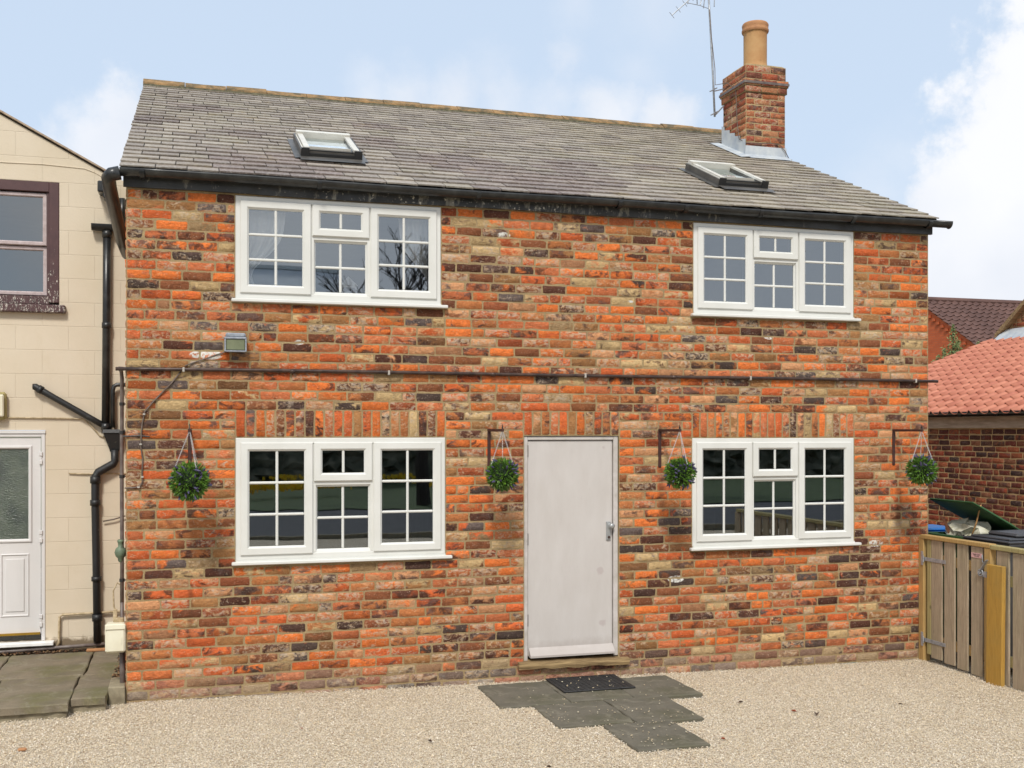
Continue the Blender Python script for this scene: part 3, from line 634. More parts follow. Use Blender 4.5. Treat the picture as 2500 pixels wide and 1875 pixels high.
# fascia, gutter
f = MB(); n_ = 40; vs = []
for i in range(n_+1):
    xx = -.02+(HX+.045)*i/n_; z = 3.932+.004*sin(i*.5)+rng.normal(0,.0008); vs += [(xx,-.002,z),(xx,-.032,z),(xx,-.034,4.062),(xx,-.002,4.062)]
f.add(vs, [(i*4+k, (i+1)*4+k, (i+1)*4+(k+1) % 4, i*4+(k+1) % 4) for i in range(n_) for k in range(4)]+[(0,1,2,3),(n_*4+3,n_*4+2,n_*4+1,n_*4)]); f.build('fascia', 'fascia', house)
def gut(b, pts, r=.056, t=.004):
    """open half-round gutter swept along near-horizontal points"""
    pts = [Vector(p) for p in pts]; vs = []; m_ = 12
    for i, p in enumerate(pts):
        d_ = (pts[min(i+1, len(pts)-1)]-pts[max(i-1,0)]); d_.z = 0; d_.normalize(); sx = Vector((-d_.y, d_.x, 0))
        for rr in (r, r-t):
            for k in range(m_+1):
                a_ = pi+pi*k/m_; vs.append(p+sx*cos(a_)*rr+Vector((0,0,sin(a_)*rr)))
    w_ = 2*(m_+1); fs = []
    for i in range(len(pts)-1):
        for k in range(m_):
            fs += [(i*w_+k, (i+1)*w_+k, (i+1)*w_+k+1, i*w_+k+1), (i*w_+m_+1+k, i*w_+m_+2+k, (i+1)*w_+m_+2+k, (i+1)*w_+m_+1+k)]
        fs += [(i*w_, i*w_+m_+1, (i+1)*w_+m_+1, (i+1)*w_), (i*w_+m_, (i+1)*w_+m_, (i+1)*w_+2*m_+1, i*w_+2*m_+1)]
    for i in (0, len(pts)-1): fs += [(i*w_+k, i*w_+k+1, i*w_+m_+2+k, i*w_+m_+1+k) for k in range(m_)]
    b.add(vs, fs)
g = MB(); gut(g, [(x, -.098, 4.052+.004*sin(x*2.)-.001*x) for x in np.linspace(-.04, 7.36, 24)])
g.add([(7.36,-.098+.056*cos(pi+pi*k/12),4.039+.056*sin(pi+pi*k/12)) for k in range(13)], [tuple(range(13))])
gt = g.build('gutter', 'blackpipe', house, True)
for x in (.12, 1.45, 2.75, 4.0, 4.62, 5.35, 6.3, 7.12):
    q = MB(); q.tube([(x-.018, -.098, 4.046), (x+.018, -.098, 4.046)], .0615, 14, cap=False, a0=0, a1=pi, closed=False); 
    q = MB(); gut(q, [(x-.018,-.098,4.046-.001*x),(x+.018,-.098,4.046-.001*x)], .0605, .003); q.build('gutter_bracket', 'blackpipe', gt, True)
# gutter return that falls back along the left gable
g = MB(); g.tube([(-.04,-.098,4.02),(-.10,-.095,4.005),(-.125,-.04,3.99),(-.125,.10,3.95),(-.118,.55,3.86),(-.10,1.25,3.72),(-.075,1.55,3.66)], .052, 14); g.build('return_pipe', 'blackpipe', gt, True)

# chimney
CX0, CX1, CY0, CY1 = 6.66, 7.17, 2.55, 3.11
Bc = Bricks(res=(3,1), rough=.0025, pal=(np.array([lin(c) for c in ((172,94,66),(184,116,80),(158,86,66),(188,134,98),(140,88,72),(116,88,78),(182,122,90))]), np.array([.24,.2,.18,.14,.1,.07,.07])))
def stack(z0, z1, o, n):
    for i in range(n):
        za = z0+(z1-z0)*i/n; zb = z0+(z1-z0)*(i+1)/n; oo = (i % 2)*.11
        for P, w_ in ((lambda u,z,d: (CX0-o+u, CY0-o-d, z), CX1-CX0+2*o), (lambda u,z,d: (CX0-o-d, CY1+o-u, z), CY1-CY0+2*o), (lambda u,z,d: (CX1+o+d, CY0-o+u, z), CY1-CY0+2*o), (lambda u,z,d: (CX1+o-u, CY1+o+d, z), CX1-CX0+2*o)):
            js = [0]+[x for x in (oo+.21*k for k in range(0, 4)) if .07 < x < w_-.07]+[w_]
            for a_, b_ in zip(js[:-1], js[1:]): Bc.brick(P, a_+.003, b_-.003, za+.0045, zb-.0045, proud=.005, e=.005)
stack(5.22, 6.02, 0, 11); stack(6.02, 6.095, .018, 1); stack(6.095, 6.17, .03, 1); stack(6.17, 6.335, .006, 2)
ext = []
for z0, z1, o in ((4.9,6.022,0),(6.02,6.095,.018),(6.094,6.17,.03),(6.169,6.335,.006)):
    t_ = MB(); t_.box(CX0-o, CX1+o, CY0-o, CY1+o, z0, z1); ext.append((t_.v, t_.f))
ch = Bc.finish('chimney', ['brick', 'mortar'], house, ext)
fl_ = MB(); v = []; n_ = 10
hx, hy = (CX0+CX1)/2+.02, (CY0+CY1)/2
for k, (s_, zz) in enumerate(((1., 0), (.9, .022), (.62, .05), (.36, .075))):
    for i, j in ((-1,-1),(0,-1.02),(1,-1),(1.02,0),(1,1),(0,1.02),(-1,1),(-1.02,0)): v.append(((CX0+CX1)/2+(.255*i)*s_, hy+(.28*j)*s_, 6.336+zz))
fl_.add(v, [(k*8+i, k*8+(i+1) % 8, (k+1)*8+(i+1) % 8, (k+1)*8+i) for k in range(3) for i in range(8)]+[tuple(range(24,32))]); fl_.build('flaunching', 'mortar', ch)
p = MB(); p.lathe((hx, hy, 6.36), [(.165,0),(.142,.06),(.137,.10),(.138,.43),(.141,.455),(.153,.462),(.158,.475),(.158,.49),(.150,.50),(.152,.52),(.156,.548),(.145,.566),(.122,.568),(.115,.54),(.112,.3)], 28, 0)
p.build('chimney_pot', 'terracotta', ch, True)
p = MB(); p.lathe((hx, hy, 6.36), [(.1535,.460),(.1595,.474),(.1595,.491),(.1515,.501),(.1535,.521),(.1575,.549),(.147,.568),(.130,.572)], 28); p.build('pot_rim', 'clayrim', ch, True)
lf = MB(); tanr = T
rz = lambda y: EZ+(y-EY)*T
lf.add([(CX0-.02,CY0-.014,rz(CY0)-.02),(CX1+.015,CY0-.014,rz(CY0)-.02),(CX1+.012,CY0-.014,rz(CY0)+.13),(CX0-.012,CY0-.014,rz(CY0)+.13+.0)], [(0,1,2,3)])
lf.add([(CX0-.03,CY0-.15,rz(CY0-.15)+.022),(CX1+.02,CY0-.15,rz(CY0-.15)+.022),(CX1+.02,CY0-.012,rz(CY0)+.03),(CX0-.03,CY0-.012,rz(CY0)+.03)], [(0,1,2,3)])
y = CY0-.014; zt = rz(CY0)+.205     # stepped side flashing
while y < CY1:
    y2 = min(y+.13, CY1+.02); lf.add([(CX0-.013,y,rz(y)-.01),(CX0-.013,y2,rz(y2)-.01),(CX0-.013,y2,zt+.03),(CX0-.013,y,zt)], [(0,1,2,3)]); y = y2; zt += .068
lf.add([(CX0-.14,CY0-.15,rz(CY0-.15)+.022),(CX0-.012,CY0-.15,rz(CY0-.15)+.034),(CX0-.012,CY1+.1,rz(CY1+.1)+.034),(CX0-.13,CY1+.1,rz(CY1+.1)+.022)], [(0,1,2,3)])
lf.build('lead_flashing', 'lead', ch)
sb = MB(); o = .036; z = 6.128
sb.box(CX0-o-.004, CX1+o, CY0-o-.006, CY0-o+.004, z-.014, z+.014); sb.box(CX0-o-.006, CX0-o+.003, CY0-o, CY1+o, z-.014, z+.014); sb.build('strap', 'pipegrey', ch)

# roof windows
def skylight(x0, x1, sky_sheet):
    t0, t1 = .825, 1.62; H_ = .085
    r_ = MB()
    def rbox(b, a, c, p, q, d0, d1): b.add([roofP(x, t, d) for d in (d0, d1) for x, t in ((a,p),(c,p),(c,q),(a,q))], [(0,3,2,1),(4,5,6,7),(0,1,5,4),(1,2,6,5),(2,3,7,6),(3,0,4,7)])
    rbox(r_, x0, x0+.075, t0, t1, .01, H_); rbox(r_, x1-.075, x1, t0, t1, .01, H_)
    rbox(r_, x0+.075, x1-.075, t0+.03, t0+.14, .01, H_-.016)
    fr = r_.build('roof_window', 'darkmetal', roof)
    q = MB(); rbox(q, x0+.012, x0+.022, t0+.01, t1-.10, H_, H_+.006); rbox(q, x0+.028, x0+.074, t0+.02, t1-.10, H_, H_+.018); rbox(q, x1-.074, x1-.028, t0+.02, t1-.10, H_, H_+.018); rbox(q, x0+.085, x1-.085, t0+.14, t0+.148, H_-.02, H_+.004); q.build('cover_strip', 'lightmetal', fr)
    q = MB(); rbox(q, x0+.02, x1-.02, t1-.09, t1, .01, H_+.035); q.build('top_hood', 'lightmetal', fr)
    q = MB(); rbox(q, x0+.004, x0+.072, t0-.012, t0, .012, H_+.015); rbox(q, x1-.072, x1-.004, t0-.012, t0, .012, H_+.015); rbox(q, x0+.072, x1-.072, t0-.006, t0+.03, .012, H_-.03); rbox(q, x0+.072, x1-.072, t0+.0305, t0+.034, .03, H_-.005); q.build('end_cap', 'blackmetal', fr)
    q = MB(); q.add([roofP(x0-.01,t0-.17,.030), roofP(x1+.01,t0-.17,.030), roofP(x1+.01,t0,.030), roofP(x0-.01,t0,.030)], [(0,1,2,3)]); q.add([roofP(x0-.05,t0-.05,.020), roofP(x0,t0-.05,.024), roofP(x0,t1+.05,.024), roofP(x0-.05,t1+.05,.020)], [(0,1,2,3)]); q.add([roofP(x1,t0-.05,.024), roofP(x1+.05,t0-.05,.020), roofP(x1+.05,t1+.05,.020), roofP(x1,t1+.05,.024)], [(0,1,2,3)]); q.build('flashing_apron', 'darkmetal', fr)
    q = MB(); q.add([roofP(x0+.075,t0+.1,H_-.02), roofP(x1-.075,t0+.1,H_-.02), roofP(x1-.075,t1-.1,H_-.02), roofP(x0+.075,t1-.1,H_-.02)], [(0,1,2,3)]); q.build('pane', 'glass', fr)
    q = MB(); tb = t0+.1+(t1-t0-.22)*sky_sheet; q.add([roofP(x0+.075,t0+.1,.058), roofP(x1-.075,t0+.1,.058), roofP(x1-.075,tb,.058), roofP(x0+.075,tb,.058)], [(0,1,2,3)]); q.build('sky_sheet', 'sky_sheet' if sky_sheet > .5 else 'curtain', fr)  # white sheet under the pane, standing in for bright sky in the glass
    q = MB(); q.add([roofP(x0+.075,tb,.031), roofP(x1-.075,tb,.031), roofP(x1-.075,t1-.1,.031), roofP(x0+.075,t1-.1,.031)], [(0,1,2,3)]); q.build('lining', 'lens', fr)
skylight(*SKY[0], .86); skylight(*SKY[1], .55)

# ------------------------------------------------------------ fixtures on the cottage
fl = thing('floodlight', 'small square alloy floodlight with a dusty green lens above the long pipe', 'light', (.807, 0, 2.70))
b = MB(); b.box(.733, .885, -.085, -.004, 2.80, 2.835, bev=.01); b.box(.722, .892, -.10, -.012, 2.784, 2.803, bev=.006); b.box(.724, .890, -.08, -.006, 2.688, 2.786, bev=.006)
b.box(.724,.734,-.1,-.08,2.69,2.785); b.box(.880,.890,-.1,-.08,2.69,2.785); b.box(.734,.880,-.1,-.08,2.688,2.698); b.build('housing', 'alloy', fl)
b = MB(); b.box(.736, .878, -.092, -.0805, 2.701, 2.783, bev=.004); b.build('lens', 'lens', fl)
pw = thing('water_pipe', 'thin brown pipe running level across the whole brick front', 'pipe', (0, 0, 2.54))
b = MB(); b.tube([(x, -.026, 2.545+.003*sin(x*1.3)+.004*sin(x*.5)) for x in np.linspace(-.075, 7.285, 30)], .0145, 10); b.build('pipe', 'copper', pw, True)
for x in (.42, 2.02, 3.72, 5.30, 7.04): b = MB(); b.box(x-.009, x+.009, -.043, -.001, 2.526, 2.564, bev=.004); b.build('clip', 'clip', pw)
for x in (1.25, 2.9, 4.55, 6.2): b = MB(); b.tube([(x-.02,-.026,2.545),(x+.02,-.026,2.545)], .0175, 10); b.build('coupling', 'copper', pw, True)
b = MB(); pts = [(.735,-.02,2.69),(.66,-.012,2.665),(.60,-.012,2.64),(.50,-.012,2.605),(.43,-.016,2.575)]; b.tube(pts, .005, 6)
solo(b, 'lamp_cable', 'cable', 'short dark cable sloping from the square floodlight to the long pipe', 'cable', (.43, 0, 2.57))
cb_ = thing('wall_cable', 'grey cable dropping from the long pipe down the left end of the brickwork', 'cable', (.2, 0, 1.6))
b = MB(); b.tube([(.40,-.014,2.53),(.33,-.014,2.44),(.20,-.014,2.30),(.135,-.014,2.22),(.115,-.014,2.12),(.105,-.014,1.96),(.12,-.014,1.86),(.115,-.014,1.74),(.118,-.014,1.68),(.10,-.014,1.645),(.06,-.014,1.638),(-.01,-.014,1.636)], .006, 8); b.build('cable', 'cable', cb_, True)
for x, z in ((.13,2.2),(.105,1.97),(.117,1.72),(.09,1.642)): b = MB(); b.box(x-.009,x+.009,-.026,-.001,z-.006,z+.006); b.build('clip', 'clip', cb_)
b = MB(); b.tube([(-.02,-.012,2.03),(.10,-.012,2.035),(.17,-.012,2.028)], .006, 6); solo(b, 'cable_stub', 'blackmetal', 'short black wire stub on the bricks left of the first hanging ball', 'cable', (.08,0,2.03))

# hanging topiary balls on iron brackets
def bracket(x, label):
    t = thing('wall_bracket', label, 'bracket', (x, 0, 1.76), 'iron brackets that carry the hanging balls')
    b = MB(); b.box(x-.014, x+.014, -.012, -.0005, 1.75, 2.09, bev=.003); b.box(x-.011, x+.011, -.43, -.012, 2.066, 2.088, bev=.003); b.build('bracket_arm', 'rust', t)
    b = MB(); b.tube([(x, -.415+.012*cos(a_), 2.092+.018*sin(a_)) for a_ in np.linspace(0, 2*pi, 10)], .003, 6); b.tube([(x,-.415,2.09),(x,-.415,2.125)], .0035, 6); b.build('hook', 'blackmetal', t)
bl = ['rusty right angled bracket at the far left end of the brick front', 'rusty right angled bracket just left of the grey door', 'rusty right angled bracket between the grey door and the lower right window', 'rusty right angled bracket nearest the right corner of the cottage']
XB = (.466, 2.871, 4.425, 6.815)
for x, l in zip(XB, bl): bracket(x, l)
def ball(x, z, R, label):
    t = thing('topiary_ball', label, 'hanging plant', (x, -.415, z), 'artificial lavender balls hung on chains'); c = Vector((x, -.415, z))
    core = MB(); n_, m_ = 18, 10; vs = []
    for j in range(m_+1):
        for i in range(n_):
            th, ph = pi*j/m_, 2*pi*i/n_; rr = R*.68*(1+rng.normal(0,.04)); vs.append(c+Vector((rr*sin(th)*cos(ph), rr*sin(th)*sin(ph), rr*cos(th))))
    core.add(vs, [(j*n_+i, j*n_+(i+1) % n_, (j+1)*n_+(i+1) % n_, (j+1)*n_+i) for j in range(m_) for i in range(n_)]); core.build('core', 'leafdark', t)
    lv = MB()
    for k in range(1500):
        d_ = Vector(rng.normal(0,1,3)).normalized(); base = c+d_*R*rng.uniform(.62,.82); tip = (d_+Vector(rng.normal(0,.38,3))).normalized()
        ln = R*rng.uniform(.2,.36); sd_ = tip.cross(Vector(rng.normal(0,1,3))).normalized()*R*rng.uniform(.022,.042); m2 = base+tip*ln*.55
        e_ = base+tip*ln; 
        if (e_-c).length > R*1.08: e_ = c+(e_-c).normalized()*R*1.08
        lv.add([base, m2+sd_, e_, m2-sd_], [(0,1,2,3)])
    lv.build('foliage', 'leafA', t)
    fw = MB()
    for k in range(30):
        d_ = Vector(rng.normal(0,1,3)).normalized()
        if d_.y > .5: d_.y *= -1
        p0 = c+d_*R*.84; p1 = c+(d_+Vector(rng.normal(0,.12,3))).normalized()*R*rng.uniform(1.04,1.16); mm = (p0+p1)/2
        fw.tube([p0, p0.lerp(p1,.3), p0.lerp(p1,.7), p1], [.002, .0085, .007, .002], 5)
    fw.build('blossom', 'lav', t)
    chn = MB(); top = Vector((x, -.415, 2.075))
    for k in range(3):
        a_ = 2*pi*k/3+.5+x; end = c+Vector((cos(a_)*R*.74, sin(a_)*R*.74, R*.56)); n_ = int((top-end).length/.011)
        for i in range(n_):
            p = top.lerp(end, (i+.5)/n_); dd = (end-top).normalized(); sx = dd.cross(Vector((0,1,0)) if i % 2 else Vector((1,.3,0))).normalized()*.0035
            chn.tube([p-dd*.007, p-dd*.004+sx, p+dd*.004+sx, p+dd*.007, p+dd*.004-sx, p-dd*.004-sx, p-dd*.007], .0013, 4, cap=False)
    chn.build('chain', 'chain', t)
ball(XB[0], 1.700, .150, 'green and purple lavender ball hanging at the far left, left of the lower window')
ball(XB[1], 1.722, .138, 'green and purple lavender ball hanging on the left side of the grey door')
ball(XB[2], 1.716, .138, 'green and purple lavender ball hanging between the grey door and the right window')
ball(XB[3], 1.716, .142, 'green and purple lavender ball hanging past the right corner above the bins')

# aerial on its mast
ae = thing('television_aerial', 'thin galvanised aerial mast strapped to the left side of the brick chimney', 'aerial', (6.478, 2.98, 5.84))
b = MB(); b.tube([(6.478,2.98,5.83),(6.455,2.98,6.3),(6.42,2.98,6.9),(6.395,2.98,7.30)], .0125, 10); b.build('mast', 'galv', ae, True)
b = MB()
for z, x in ((6.14,6.463),(5.86,6.476)):
    b.bar((x-.07,2.93,z-.03),(x+.06,3.02,z+.05), .02, .012); b.bar((x+.02,2.99,z+.0),(CX0-.02,3.06,z+.06 if z > 6 else 6.0), .014, .014)
b.build('mast_bracket', 'galv', ae)
b = MB()
b.tube([(5.79,2.7,6.867),(6.0,2.7,7.06),(6.22,2.75,7.27)], .007, 6)
for k in range(6):
    p = Vector((5.79,2.7,6.867)).lerp(Vector((6.22,2.75,7.27)), k/5); b.tube([p+Vector((-.05,-.045,.012)), p+Vector((.05,.045,-.012))], .0028, 5)
for sx in (-1, 1): b.tube([(6.40+.05*sx,2.98-.04*sx,7.13),(6.43+.06*sx,3.0,7.36)], .007, 6)
b.tube([(6.0,2.7,7.03),(6.2,2.8,7.06),(6.39,2.97,7.11)], .004, 5); b.tube([(6.0,2.7,7.10),(5.99,2.7,7.02)], .008, 5); b.tube([(6.15,2.8,7.3),(6.17,2.82,7.08)], .007, 5); b.tube([(6.27,2.85,7.3),(6.21,2.82,7.08)], .007, 5)
b.build('antenna', 'galv', ae)
b = MB(); b.tube([(6.40,2.965,7.1),(6.425,2.965,6.8),(6.47,2.96,6.4),(6.47,2.95,6.2),(6.60,2.9,6.22),(6.635,2.75,6.1),(6.638,2.72,5.7),(6.64,2.68,5.5),(6.66,2.545,5.42),(6.75,2.53,5.42),(6.95,2.53,5.43),(7.08,2.53,5.43),(7.15,2.52,5.36),(7.2,2.5,5.25)], .005, 6); b.build('cable', 'cable', ae, True)

# ------------------------------------------------------------ doorstep slabs, mat, gravel
def slab(x0, x1, y0, y1, z, label, grp, mat='flag', th=.05, sk=0., name='paving_slab'):
    b = MB(); nx, nyy = 8, 8; vs = []
    P_ = []
    for i in range(nx): P_.append((x0+(x1-x0)*i/nx, y0))
    for i in range(nyy): P_.append((x1, y0+(y1-y0)*i/nyy))
    for i in range(nx): P_.append((x1-(x1-x0)*i/nx, y1))
    for i in range(nyy): P_.append((x0, y1-(y1-y0)*i/nyy))
    P_ = [(p[0]+rng.normal(0,.004), p[1]+rng.normal(0,.004)+sk*(p[0]-x0)) for p in P_]; n_ = len(P_); cx_, cy_ = (x0+x1)/2, (y0+y1)/2
    vs = [(p[0],p[1],z-th) for p in P_]+[(p[0],p[1],z-.006) for p in P_]+[(p[0]+(cx_-p[0])*.02, p[1]+(cy_-p[1])*.02, z+rng.normal(0,.001)) for p in P_]
    b.add(vs, [(k*n_+i, k*n_+(i+1) % n_, (k+1)*n_+(i+1) % n_, (k+1)*n_+i) for k in range(2) for i in range(n_)]+[tuple(range(2*n_, 3*n_))])
    return solo(b, name, mat, label, 'paving slab', ((x0+x1)/2, (y0+y1)/2, z-th), grp)
G1 = 'stepping slabs set in the gravel before the door'
SLABS = [(2.735,3.300,-.86,-.13,'weathered slab against the wall at the left end of the back row by the door'), (3.305,3.825,-.83,-.11,'weathered slab mostly covered by the black doormat'), (3.835,4.40,-.885,-.20,'weathered slab against the wall to the right of the black doormat'),
         (2.985,3.560,-1.49,-.87,'left slab of the middle pair in front of the doormat'), (3.570,4.085,-1.545,-.84,'right slab of the middle pair in front of the doormat'), (3.300,3.830,-2.16,-1.515,'front slab of the path standing alone nearest the viewer')]
for i, (x0,x1,y0,y1,l) in enumerate(SLABS): slab(x0,x1,y0,y1, -.026-.0012*i, l, G1, th=.06)
b = MB(); zz = -.012; b.box(3.335, 3.955, -.585, -.10, -.0245, zz, bev=.005)
for i in range(14):
    for j in range(11): b.box(3.36+i*.0415, 3.385+i*.0415, -.565+j*.0415, -.540+j*.0415, zz-.001, zz+.0035)
solo(b, 'doormat', 'rubber', 'black rubber mat lying on the slabs below the grey door', 'doormat', (3.64,-.34,-.0245))

def pebbles(name, pts, size, label, cols):
    n = len(pts); base = np.array([(1,0,0),(-1,0,0),(0,1,0),(0,-1,0),(0,0,1),(0,0,-1)], float); F_ = np.array([(0,2,4),(2,1,4),(1,3,4),(3,0,4),(2,0,5),(1,2,5),(3,1,5),(0,3,5)])
    s_ = size[:,None,None]*rng.uniform(.65,1.3,(n,6,1))*np.array((1,1,.62)); th = rng.uniform(0,2*pi,n); R_ = np.stack([np.stack([np.cos(th),-np.sin(th)],-1), np.stack([np.sin(th),np.cos(th)],-1)],1)
    st_ = rng.uniform(.7,1.35,(n,1)); v_ = base[None]*s_; v_[:,:,0] *= st_; xy = np.einsum('nij,nkj->nki', R_, v_[:,:,:2]); v_ = np.concatenate([xy, v_[:,:,2:]], -1)
    tl = rng.normal(0,.35,(n,1)); v_[:,:,2] += v_[:,:,0]*tl; v_ += pts[:,None,:]
    me = bpy.data.meshes.new(name); me.vertices.add(n*6); me.vertices.foreach_set('co', v_.astype(np.float32).ravel())
    fi = (F_[None]+np.arange(n)[:,None,None]*6).ravel(); me.loops.add(n*24); me.loops.foreach_set('vertex_index', fi.astype(np.int32)); me.polygons.add(n*8); me.polygons.foreach_set('loop_start', np.arange(0,n*24,3,dtype=np.int32))
    me.update(calc_edges=True)
    cc = np.asarray(cols)[rng.integers(0,len(cols),n)]*rng.uniform(.88,1.1,(n,1)); cc = np.concatenate([cc, np.ones((n,1))], 1); a_ = me.color_attributes.new('c1','FLOAT_COLOR','POINT'); a_.data.foreach_set('color', np.repeat(cc,6,0).astype(np.float32).ravel())
    me.materials.append(M['stone']); o = bpy.data.objects.new(name, me); COL.objects.link(o); return tag(o, label, None, None, 'stuff')
gc = [lin(c) for c in ((228,215,192),(218,205,182),(234,223,203),(210,197,174),(224,211,189),(188,172,148),(226,208,176),(244,237,224),(174,164,150),(216,199,170))]
n = 230000; px = rng.uniform(-1.6, 7.6, n); py = rng.uniform(-4.0, .3, n)
near = np.array([(x-.486)*sin(YAW)+(y+8.79)*cos(YAW) for x, y in zip(px, py)]); keep = (near > 6.3) & (((py < -.004)) | (px > 7.22) ) 
for (x0,x1,y0,y1,l) in SLABS: keep &= ~((px > x0-.004) & (px < x1+.004) & (py > y0-.004) & (py < y1+.004))
keep &= ~((px < -.1) & (py > -.62+.38*(px+1.6))) & ~((px < .02) & (py > -.05))
pxk, pyk = px[keep], py[keep]; sz = rng.uniform(.0032,.0068,len(pxk)); pz = np.clip(pxk,0,7.2)*-.0128+rng.uniform(-.006,.004,len(pxk))
pebbles('gravel', np.stack([pxk,pyk,pz],1), sz, 'pale buff gravel spread over the whole yard', gc)
# strays kicked onto the slabs and mat
pts = []
for (x0,x1,y0,y1,l), k in zip(SLABS, (9,6,14,34,30,52)):
    for _ in range(k): pts.append((rng.uniform(x0+.02,x1-.02), rng.uniform(y0+.02,y1-.02), -.022))
for _ in range(22): pts.append((rng.uniform(3.36,3.93), rng.uniform(-.57,-.12), -.006))
pebbles('stray_pebbles', np.array(pts), rng.uniform(.004,.009,len(pts)), 'loose pale pebbles scattered on the slabs and the doormat', [lin((206,196,172)), lin((190,174,146)), lin((170,156,132))])

def leaf(x, y, s_, mat, label):
    b = MB(); a_ = rng.uniform(0,6.28); z = gz(x)+.008; vs = []
    for k, (u, v_) in enumerate(((-1,0),(-.5,.45),(.1,.5),(.6,.28),(1,.0),(.5,-.4),(-.1,-.5),(-.6,-.35))):
        vs.append((x+s_*(u*cos(a_)-v_*sin(a_)), y+s_*(u*sin(a_)+v_*cos(a_)), z+abs(v_)*s_*.9+rng.uniform(0,.004)))
    vs.append((x, y, z)); b.add(vs, [(k, (k+1) % 8, 8) for k in range(8)])
    vs2 = [(p[0],p[1],p[2]-.0012) for p in vs]; b.add(vs2, [((k+1) % 8, k, 8) for k in range(8)])
    solo(b, 'fallen_leaf', mat, label, 'leaf', (x, y, z), 'dead leaves lying on the gravel')
leaf(4.98,-1.62,.036,'leafbrown','largest dark curled leaf on the gravel right of the slab path'); leaf(4.86,-1.50,.022,'leafred','rust red leaf beside the largest dark leaf right of the slabs')
leaf(3.98,-2.05,.018,'leafred','small rusty leaf on the gravel at the right tip of the front slab'); leaf(2.02,-1.62,.020,'leafbrown','small leaf on the gravel left of the middle slabs'); leaf(4.6,-1.15,.022,'leafbrown','dark leaf on the gravel below the lower right window')
leaf(1.22,-1.10,.018,'leafred','orange flake on the gravel below the lower left window'); leaf(2.62,-2.36,.018,'leafbrown','lone dead leaf near the bottom edge left of the front slab'); leaf(5.8,-1.5,.018,'leafbrown','small dark leaf in the open gravel left of the bins fence')
b = MB(); b.box(-.60,-.545,-1.16,-1.13,-.004,.018,bev=.008); solo(b, 'brick_chip', 'clayrim', 'orange chip of brick lying on the gravel before the patio', 'brick chip', (-.57,-1.145,-.004))

# ------------------------------------------------------------ the cream rendered neighbour
NY = 1.70
cream = thing('rendered_house', 'cream painted block house joined to the left of the brick cottage', 'house', (-3, NY, 0))
Pn = lambda u, z, d: (u, NY-d, z)
nops = [(-2.0, -.66, 3.20, 4.30), (-1.75, -.775, .20, 2.08)]
w = MB()
def rake(x): return 4.40+(-.259-x)*.535
for vs, fs in holed(Pn, -8, .002, -.2, 4.31, nops): w.add(vs, fs)
w.add([Pn(-8,4.31,0), Pn(.002,4.31,0), Pn(-.259,rake(-.259),0), Pn(-3.4,rake(-3.4),0), Pn(-8,rake(-3.4)-1.7,0)], [(0,1,2,3,4)])
for (a, c, z0, z1) in nops:
    q = [Pn(a,z0,0),Pn(c,z0,0),Pn(c,z1,0),Pn(a,z1,0),Pn(a,z0,-.1),Pn(c,z0,-.1),Pn(c,z1,-.1),Pn(a,z1,-.1)]; w.add(q, [(0,4,5,1),(1,5,6,2),(2,6,7,3),(3,7,4,0)])
w.add([(.002,NY,-.2),(.002,9,-.2),(.002,9,4.2),(.002,NY,4.31)], [(0,1,2,3)])
w.build('wall', 'render', cream)
r_ = MB()
for s_ in (0,): 
    A_ = [(-.20, rake(-.20)+.035), (-3.4, rake(-3.4)+.035), (-8, rake(-3.4)-1.7)]
    for (p, q) in ((A_[0], A_[1]), (A_[1], A_[2])):
        r_.add([(p[0],NY-.03,p[1]),(q[0],NY-.03,q[1]),(q[0],9,q[1]),(p[0],9,p[1]),(p[0],NY-.03,p[1]-.016),(q[0],NY-.03,q[1]-.016),(q[0],9,q[1]-.016),(p[0],9,p[1]-.016)], [(0,1,2,3),(0,4,5,1),(4,7,6,5),(0,3,7,4),(1,5,6,2)])
r_.build('roof', 'beam', cream)
fillet = MB(); fillet.tube([Pn(x, z, .002) for x, z in ((-1.7,4.46),(-1.1,4.45),(-.8,4.455),(-.45,4.44),(-.36,4.41),(-.27,4.36))], .005, 6); fillet.build('render_ridge', 'render', cream)
# sash window
sw = MB(); a, c, z0, z1 = nops[0]; sw.box(c-.085, c-.002, NY-.006, NY+.05, z0+.02, z1-.003, bev=.004); sw.box(a, c-.085, NY-.004, NY+.05, z1-.09, z1-.003, bev=.004); sw.box(a, c-.0855, NY-.003, NY+.05, z0+.003, z0+.075, bev=.004); sw.box(c-.105,c-.087,NY+.012,NY+.06,z0+.07,z1-.085); win = sw.build('sash_window', 'plum', cream)
b = MB(); b.box(a, c+.055, NY-.06, NY+.02, z0-.075, z0-.004, bev=.008); b.build('window_sill', 'plum', win)
for lo, hi, y in ((3.73, 4.20, .02), (3.285, 3.725, .045)):
    b = MB(); b.ring(a-.3, c-.105, lo, hi, .036, NY+y, NY+y+.035, .008); b.build('sash', 'sash', win)
    b = MB(); b.quad((a-.3,NY+y+.02,lo+.03),(c-.13,NY+y+.02,lo+.03),(c-.13,NY+y+.02,hi-.03),(a-.3,NY+y+.02,hi-.03)); b.build('pane', 'oldglass', win)
b = MB(); b.box(-3, -.4, NY+.2, NY+2.5, 2.6, 4.28); b.f = b.f[:1]+b.f[1:2]+b.f[3:]; b.m = b.m[:5]; b.build('room', 'room', cream)
